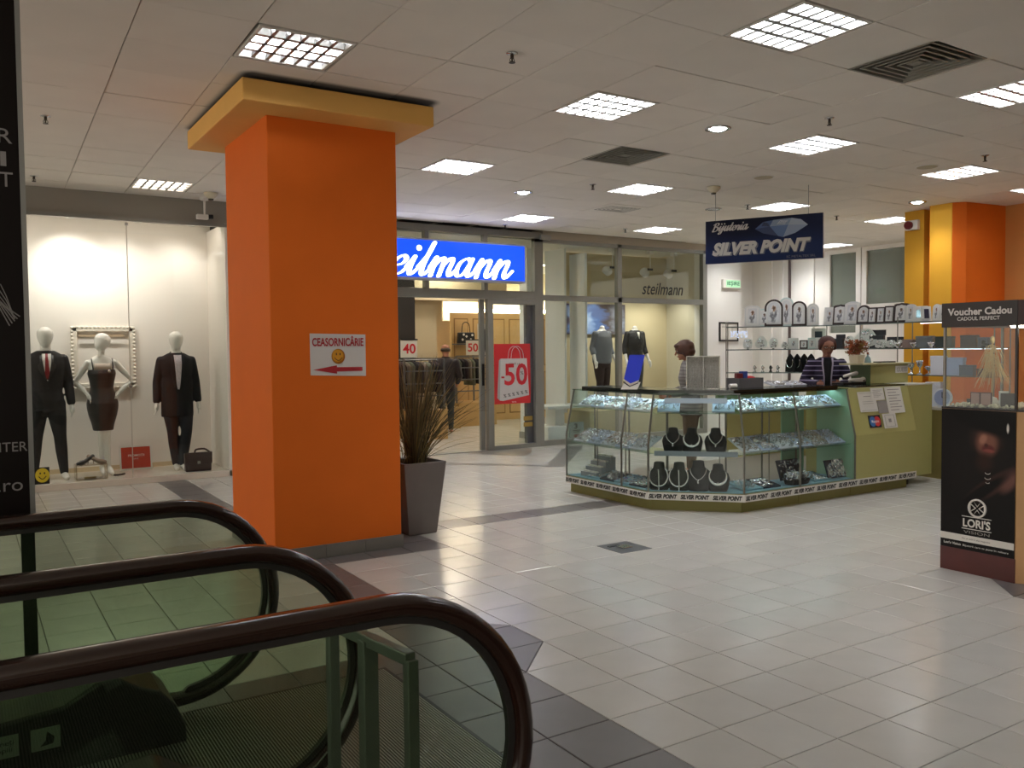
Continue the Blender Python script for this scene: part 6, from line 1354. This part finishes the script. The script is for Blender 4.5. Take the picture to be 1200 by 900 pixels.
# ------------------------------------------------------------------ voucher display case
m_brn = M('dark_brown_laminate','#1d1210',.35); m_beech = M('beech_panel','#c79a68',.45,var=.05,vscale=4); m_mah = M('mahogany_plinth','#4c1611',.4,var=.15,vscale=6)
V = T('voucher_case','tall dark display case with lit glass top and poster front at the right edge','display case',(6.25,3.34,0))
VX, VY0, VY1 = 5.99, 3.075, 3.605
cf = .16
P('cabinet', MB().prism([(VX+.004,VY1),(VX+.004,VY0),(VX+.30,VY0-.42),(VX+.8,VY0-.42),(VX+.8,VY1)],0,1.17), m_beech, V); P('plinth', MB().box(VX-.004,VY0,.0,VX+.003,VY1,.165), m_mah, V)
P('cabinet_top', MB().prism([(VX-.005,VY1),(VX-.005,VY0),(VX+.295,VY0-.42),(VX+.8,VY0-.42),(VX+.8,VY1)],1.17,1.182), m_brn, V)
P('header', MB().prism([(VX-.006,VY1),(VX-.006,VY0),(VX+.295,VY0-.42),(VX+.8,VY0-.42),(VX+.8,VY1)],1.755,1.925), M('header_brown','#35150f',.4), V); P('header_front', MB().box(VX-.012,VY0,1.753,VX-.006,VY1+.002,1.926), m_brn, V)
text('Voucher Cadou', M('header_silver','#cfcac6',.5), V, (VX-.0135,VY1-.045,1.835),(0,-1,0),.45,.052,bold=.035); text('CADOUL PERFECT', M('header_silver'), V, (VX-.0135,VY1-.115,1.798),(0,-1,0),.30,.026,bold=.02)
for x,y in ((VX+.01,VY1-.012),(VX+.01,VY0+.012),(VX+.78,VY1-.012)): P('post', MB().box(x-.008,y-.008,1.182,x+.008,y+.008,1.755), m_post if y > 3.5 else m_brn, V)
P('glass_pane', MB().box(VX+.004,VY0+.02,1.182,VX+.010,VY1-.02,1.755), m_glass, V); P('glass_pane', MB().box(VX+.02,VY1-.010,1.182,VX+.78,VY1-.004,1.755), m_glass, V)
fig = PRINT('hat_poster_print','#120f0f',[(.52,.60,.40,.22,0,'#171312',.6),(.62,.80,.17,.085,0,'#3a2620',.7),(.63,.775,.13,.085,0,'#7b5244',.45),(.58,.80,.05,.03,20,'#9a6d5b',.5),(.645,.735,.085,.028,0,'#5f2f2c',.35),(.65,.72,.07,.012,0,'#8a4a44',.5),(.62,.757,.025,.014,0,'#4a2a24',.5),(.60,.93,.52,.085,-8,'#0a0808',.3),(.90,.885,.015,.03,0,'#cfc8c0',.4),(.60,.64,.10,.06,0,'#2e1d18',.8),(.72,.485,.34,.052,20,'#573b34',.5),(.93,.52,.12,.05,25,'#6b4a42',.6),(.55,.42,.40,.05,22,'#0d0a0a',.4)],.35,axes=(1,2))
P('poster', MB().box(VX-.006,VY0+.004,.166,VX-.001,VY1-.002,1.168), fig, V)
m_pl = M('poster_white','#d8d4cc',.5)
for z,rr in ((.735,.008),(.70,.009),(.668,.006)):
    b = MB(); b.tube([(VX-.007,3.265+rr*2.2*math.sin(a),z-rr*1.2*math.cos(a)) for a in np.linspace(-1.6,1.6,9)],.0022,4); P('printed_pendant', b, m_pl, V)
cxl, czl, rl = 3.335, .475, .06
b = MB(); b.tube([(VX-.0075,cxl+rl*math.cos(a),czl+rl*math.sin(a)) for a in np.linspace(0,2*PI,33)[:-1]],.0075,6,closed=True); P('logo_ring', b, m_pl, V)
for k in range(4):
    a0 = PI/2*k; f = [(0.012,0),(.047,.026),(.052,0),(.047,-.026)]; b = MB()
    b.tube([(VX-.0075,cxl+p*math.cos(a0)-q*math.sin(a0),czl+p*math.sin(a0)+q*math.cos(a0)) for p,q in f],.005,5,closed=True); P('logo_petal', b, m_pl, V)
for z in (.405,.318): P('logo_bar', MB().box(VX-.0085,3.235,z,VX-.0065,3.445,z+.005), m_pl, V)
text("LORI'S", m_pl, V, (VX-.0085,3.435,.333),(0,-1,0),.195,.062,bold=.03); text('VISION', M('poster_dim','#8f8a84',.5), V, (VX-.0085,3.43,.288),(0,-1,0),.185,.020)
P('poster_band', MB().box(VX-.0085,VY0+.006,.225,VX-.0065,VY1-.003,.272), m_pl, V); text('Nu se uită în alte magazine', m_ink, V, (VX-.0095,3.44,.240),(0,-1,0),.20,.016)
text("Lori's Vision", m_pl, V, (VX-.0085,3.575,.192),(0,-1,0),.125,.018,bold=.02); text('Bijuterii care te pune în valoare', m_pl, V, (VX-.0085,3.435,.188),(0,-1,0),.32,.018)
P('case_lamp', MB().lathe([(.045,0),(.04,-.012)],16,(VX+.12,3.14,1.754)), M('case_lamp_glow','#fff4dc',.4,emit=18), V); P('case_lamp', MB().lathe([(.045,0),(.04,-.012)],16,(VX+.40,2.95,1.754)), M('case_lamp_glow'), V)
b = MB(); q = random.Random(6)
for i in range(420): x,y = q.uniform(VX+.03,VX+.5), q.uniform(VY0+.0,VY1-.03); b.ell((x,y,1.187+q.uniform(0,.016)),(.012*q.uniform(.6,1.3),.011,.009),6,4)
P('gravel', b, M('white_gravel','#cfc6b0',.8), V, kind='stuff')
r = T('twig_tree','small straw-coloured twig tree in a round white foot inside the voucher case','ornament',(6.20,3.36,1.19))
r.scale = (.88,.88,.95)
b = MB(); b.lathe([(.05,0),(.052,.03),(.035,.06),(.01,.068)],16); P('foot', b, m_white, r, world=False, smooth=True); P('trunk', MB().tube([(0,0,.06),(.003,0,.25),(0,0,.48)],[.007,.006,.004],6), M('straw_trunk','#b79a6a',.7), r, world=False)
q = random.Random(9); b = MB()
for i in range(150):
    z0 = q.uniform(.26,.47); a = q.uniform(0,2*PI); L_ = q.uniform(.06,.13)*(1.25-(z0-.26)*2.2); b.tube([(0,0,z0),(L_*.5*math.cos(a),L_*.5*math.sin(a),z0-.01),(L_*math.cos(a),L_*math.sin(a),z0-.10-q.uniform(0,.06))],[.0022,.002,.001],3)
P('twigs', b, M('straw_twig','#c4a877',.7), r, world=False, kind='stuff'); b = MB(); b.ell((0,0,.495),(.018,.018,.03)); P('tip', b, M('straw_twig'), r, world=False, smooth=True); b = MB(); b.ell((-.01,.05,.46),(.02,.03,.012)).ell((-.01,.07,.475),(.012,.018,.02)).ell((-.01,.07,.445),(.012,.018,.02)); P('bow', b, m_black, r, world=False, smooth=True)
for i,(y,w_,lb,mt) in enumerate(((3.40,.065,'small maroon-edged pink card box, left of a pair in the voucher case',M('pink_card','#a9837b',.6)),(3.325,.075,'small maroon-edged pink card box, right of a pair in the voucher case',M('pink_card')),(3.17,.10,'dark gift card standing at right in the voucher case',M('dark_card','#2a1a18',.5)),(3.24,.06,'white card behind the maroon boxes in the voucher case',m_white))):
    r = T('gift_card',lb,'gift card',(6.06+(.07 if i == 3 else 0),y,1.19),-PI/2+.15,'gift cards in the voucher case'); hh_ = .10 if i != 3 else .11; P('card', MB().box(-w_/2,-.004,.006,w_/2,.012,hh_), M('maroon_edge','#4a1515',.5) if i < 2 else mt, r, world=False); P('card_face', MB().box(-w_/2+.006,-.006,.012,w_/2-.006,-.004,hh_-.006), mt, r, world=False)

# ------------------------------------------------------------------ white stand with the price card, left part of the right window
r = T('white_stand','white shop stand with shelf and block foot left of the grey sweater mannequin','stand',(8.95,12.2,0)); m_lac = M('white_lacquer')
P('shelf', MB().box(8.35,12.02,.60,9.35,12.6,.65), m_lac, r, bevel=.004); P('leg', MB().box(8.63,12.2,.30,8.82,12.5,.60), m_lac, r); P('block', MB().box(8.35,12.02,0,9.05,12.6,.30), m_lac, r, bevel=.004); P('upright', MB().box(9.17,12.05,.65,9.22,12.5,3.3), m_lac, r)
r = T('price_card','grey card with number 3 leaning at foot of the white stand','sign',(8.95,12.01,0)); P('card', MB().box(8.78,11.985,.095,9.08,12.0,.36), M('card_grey','#9fa7ac',.5), r); text('3', m_ink, r, (8.87,11.983,.245),(1,0,0),.07,.09,bold=.02); P('printed_line', MB().box(8.84,11.981,.21,9.0,11.984,.222).box(8.86,11.981,.185,8.98,11.984,.195), m_ink, r); P('red_block', MB().box(8.87,11.981,.10,8.99,11.984,.145), M('card_red','#8a3b42',.5), r)

# ------------------------------------------------------------------ shop furniture and stock
m_rack = M('grey_rack_steel','#6b6d70',.4,metal=.6); m_bx = M('birch_plinth','#bf9d66',.45,var=.05,vscale=4)
def plinth(x0,x1,y0,y1,h_,lb): r = T('wooden_plinth',lb,'plinth',((x0+x1)/2,(y0+y1)/2,0),0,'birch plinths in the shop'); P('plinth_body', MB().box(x0,y0,0.001,x1,y1,h_), m_bx, r, bevel=.004); P('plinth_top', MB().box(x0-.01,y0-.01,h_,x1+.01,y1+.01,h_+.02), m_bx, r)
plinth(8.82,9.75,16.0,16.8,.48,'birch plinth under the glass-door side rack in the shop'); plinth(6.75,7.45,13.95,14.6,.52,'birch plinth behind the planter grass, left side of shop doorway'); plinth(8.1,8.7,15.7,16.4,.42,'low birch plinth between the two clothes racks')
m_cl = [M('cloth_black','#17151a',.9),M('cloth_grey_green','#5d6052',.9),M('cloth_taupe','#6f655a',.9),M('cloth_plum','#2a1d24',.9)]
def rack(x0,x1,y,z0,z1,lb,gl):
    r = T('clothes_rack',lb,'clothes rack',((x0+x1)/2,y,z0),0,'clothes racks in the shop')
    for x in (x0,x1):
        for yy in (y-.3,y+.27): P('post', MB().box(x-.015,yy,z0,x+.015,yy+.03,z1), m_rack, r)
    for z in np.linspace(z0+.25,z1,4): P('rail', MB().box(x0,y-.3,z-.012,x1,y-.28,z+.012), m_rack, r)
    P('hanging_rail', MB().tube([(x0,y,z1-.03),(x1,y,z1-.03)],.012,6), m_rack, r)
    n = int((x1-x0)/.085)
    for i in range(n):
        x = x0+.06+i*.085; q = random.Random(i+int(x0*10)); L_ = q.uniform(.45,.62); g = T('hanging_jacket','%s garment, number %s from the left on %s' % (('black','sage green','taupe','plum')[(i*7+int(x0*3))%4], ('one','two','three','four','five','six','seven','eight','nine')[i], gl),'garment',(x,y,z1-.03),0,'garments on '+gl)
        b = MB(); b.loft([[(-.03*s_,-.20*w_,z),(.03*s_,-.20*w_,z),(.035*s_,0,z),(.03*s_,.20*w_,z),(-.03*s_,.20*w_,z),(-.035*s_,0,z)] for z,s_,w_ in ((-L_,1.1,1.05),(-L_*.5,1,1),(-.12,1,1.05),(-.06,.8,.7),(-.03,.4,.2))]); P('cloth', b, m_cl[(i*7+int(x0*3))%4], g, world=False, smooth=True); P('hook', MB().tube([(0,0,-.03),(0,0,.0)],.004,5), m_rack, g, world=False)
rack(8.80,9.55,16.35,.50,1.50,'steel rack of garments on the plinth just left of the glass door','the right rack'); rack(6.62,7.42,14.3,.55,1.48,'steel rack of dark garments behind the planter grass, left side of doorway','the left rack')
def tag50(x,y,z,s_,lb): 
    r = T('price_sign',lb,'sign',(x,y,z),0,'white discount signs in the shop'); P('card', MB().box(-.16,-.01,0,.16,.01,.32), m_pap, r, world=False); P('frame_top', MB().box(-.17,-.015,.31,.17,.015,.335), m_black, r, world=False); text(s_, m_red2, r, (-.125,-.012,.07),(1,0,0),.25,.18,bold=.02,world=False); P('stem', MB().tube([(0,0,-.05),(0,0,0)],.008,5), m_rack, r, world=False)
tag50(9.19,16.04,1.52,'50','white discount sign reading 50 on top of the right rack'); tag50(6.70,13.98,1.50,'40','white discount sign reading 40 on top of the left rack'); tag50(8.35,15.72,.60,'50','low white discount sign reading 50 standing on the low plinth')
r = T('handbag','black handbag with white dots on a small wall shelf in the shop','bag',(9.55,16.9,1.78)); b = MB(); b.prism([(9.28,1.78),(9.70,1.78),(9.68,2.02),(9.30,2.02)],16.80,16.92,'y'); P('bag_body', b, m_black, r, bevel=.015); b = MB(); b.tube(catmull([(9.38,16.86,2.0),(9.42,16.86,2.22),(9.56,16.86,2.22),(9.60,16.86,2.0)],5),.01,6); P('handle', b, m_black, r)
b = MB()
for x,z in ((9.37,1.86),(9.47,1.93),(9.58,1.86),(9.62,1.96),(9.40,1.97)): b.prism([(x+.026*math.cos(t),z+.026*math.sin(t)) for t in np.linspace(0,2*PI,11)[:-1]],16.792,16.799,'y')
P('white_dots', b, m_white, r); r = T('wall_shelf','small wall shelf under the dotted handbag','shelf',(9.5,16.85,1.75)); P('board', MB().box(9.2,16.75,1.745,9.85,16.98,1.772), m_rack, r)
r = T('fashion_poster','white fashion poster with dark silhouette on the birch panels','poster',(10.05,16.97,1.7)); P('sheet', MB().box(9.86,16.972,1.45,10.26,16.984,2.22), PRINT('silhouette_print','#d9d4c8',[(.5,.72,.16,.12,0,'#1c1a1a',.2),(.5,.42,.14,.26,8,'#262323',.25),(.62,.2,.08,.2,-10,'#2a2626',.25),(.4,.55,.25,.04,30,'#2a2626',.3)],.6), r)

# ------------------------------------------------------------------ pieces of parts go one level down (thing > part > sub-part)
SUBS = {'lettering':['sign_face','sheet','poster','card','green_face','red_board','sticker_back','panel'],'letter':['sign_face'],'clasp':['flap','bag_body'],'mount':['frame'],'relief_plate':['frame'],'relief':['plate'],
 'pendant':['necklace'],'pendant_chain':['necklace'],'lapel':['jacket','coat'],'button':['jacket'],'belt_buckle':['trousers'],'brooch':['dress'],'strap':['dress'],'printed_line':['sheet','card','paper'],'arrow':['sheet'],
 'smiley_disc':['sheet'],'smiley_face':['sheet'],'logo_ring':['poster'],'logo_petal':['poster'],'logo_bar':['poster'],'poster_band':['poster'],'printed_pendant':['poster'],'emblem_circle':['sticker_back'],'printed_facet':['sign_face'],
 'printed_bag':['sheet'],'printed_bag_side':['sheet'],'printed_handle':['sheet'],'printed_feather':['panel'],'hands':['dial'],'ridges':['landing_plate'],'edge_trim':['landing_plate'],'placket':['jacket'],'studs':['jacket'],'button_band':['cardigan'],
 'white_dots':['bag_body'],'printed_face':['disc'],'card_face':['card'],'red_block':['card'],'white_frame':['red_board'],'knop':['cup'],'eyepiece':['arm'],'letter_':['sign_face']}
base = lambda o: o.name.split('.')[0]
for rt in [o for o in bpy.data.objects if o.parent is None and 'category' in o]:
    ch = list(rt.children); kids = {}
    for c in ch: kids.setdefault(base(c), []).append(c)
    for i,c in enumerate(kids.get('iris', [])): c.parent = kids['eye'][i]
    for c in ch:
        if base(c) == 'shop_sign': continue
        for tg in SUBS.get(base(c), []):
            if tg in kids and not c.children and kids[tg][0].location.length < 1e-6:
                c.parent = kids[tg][0]; break
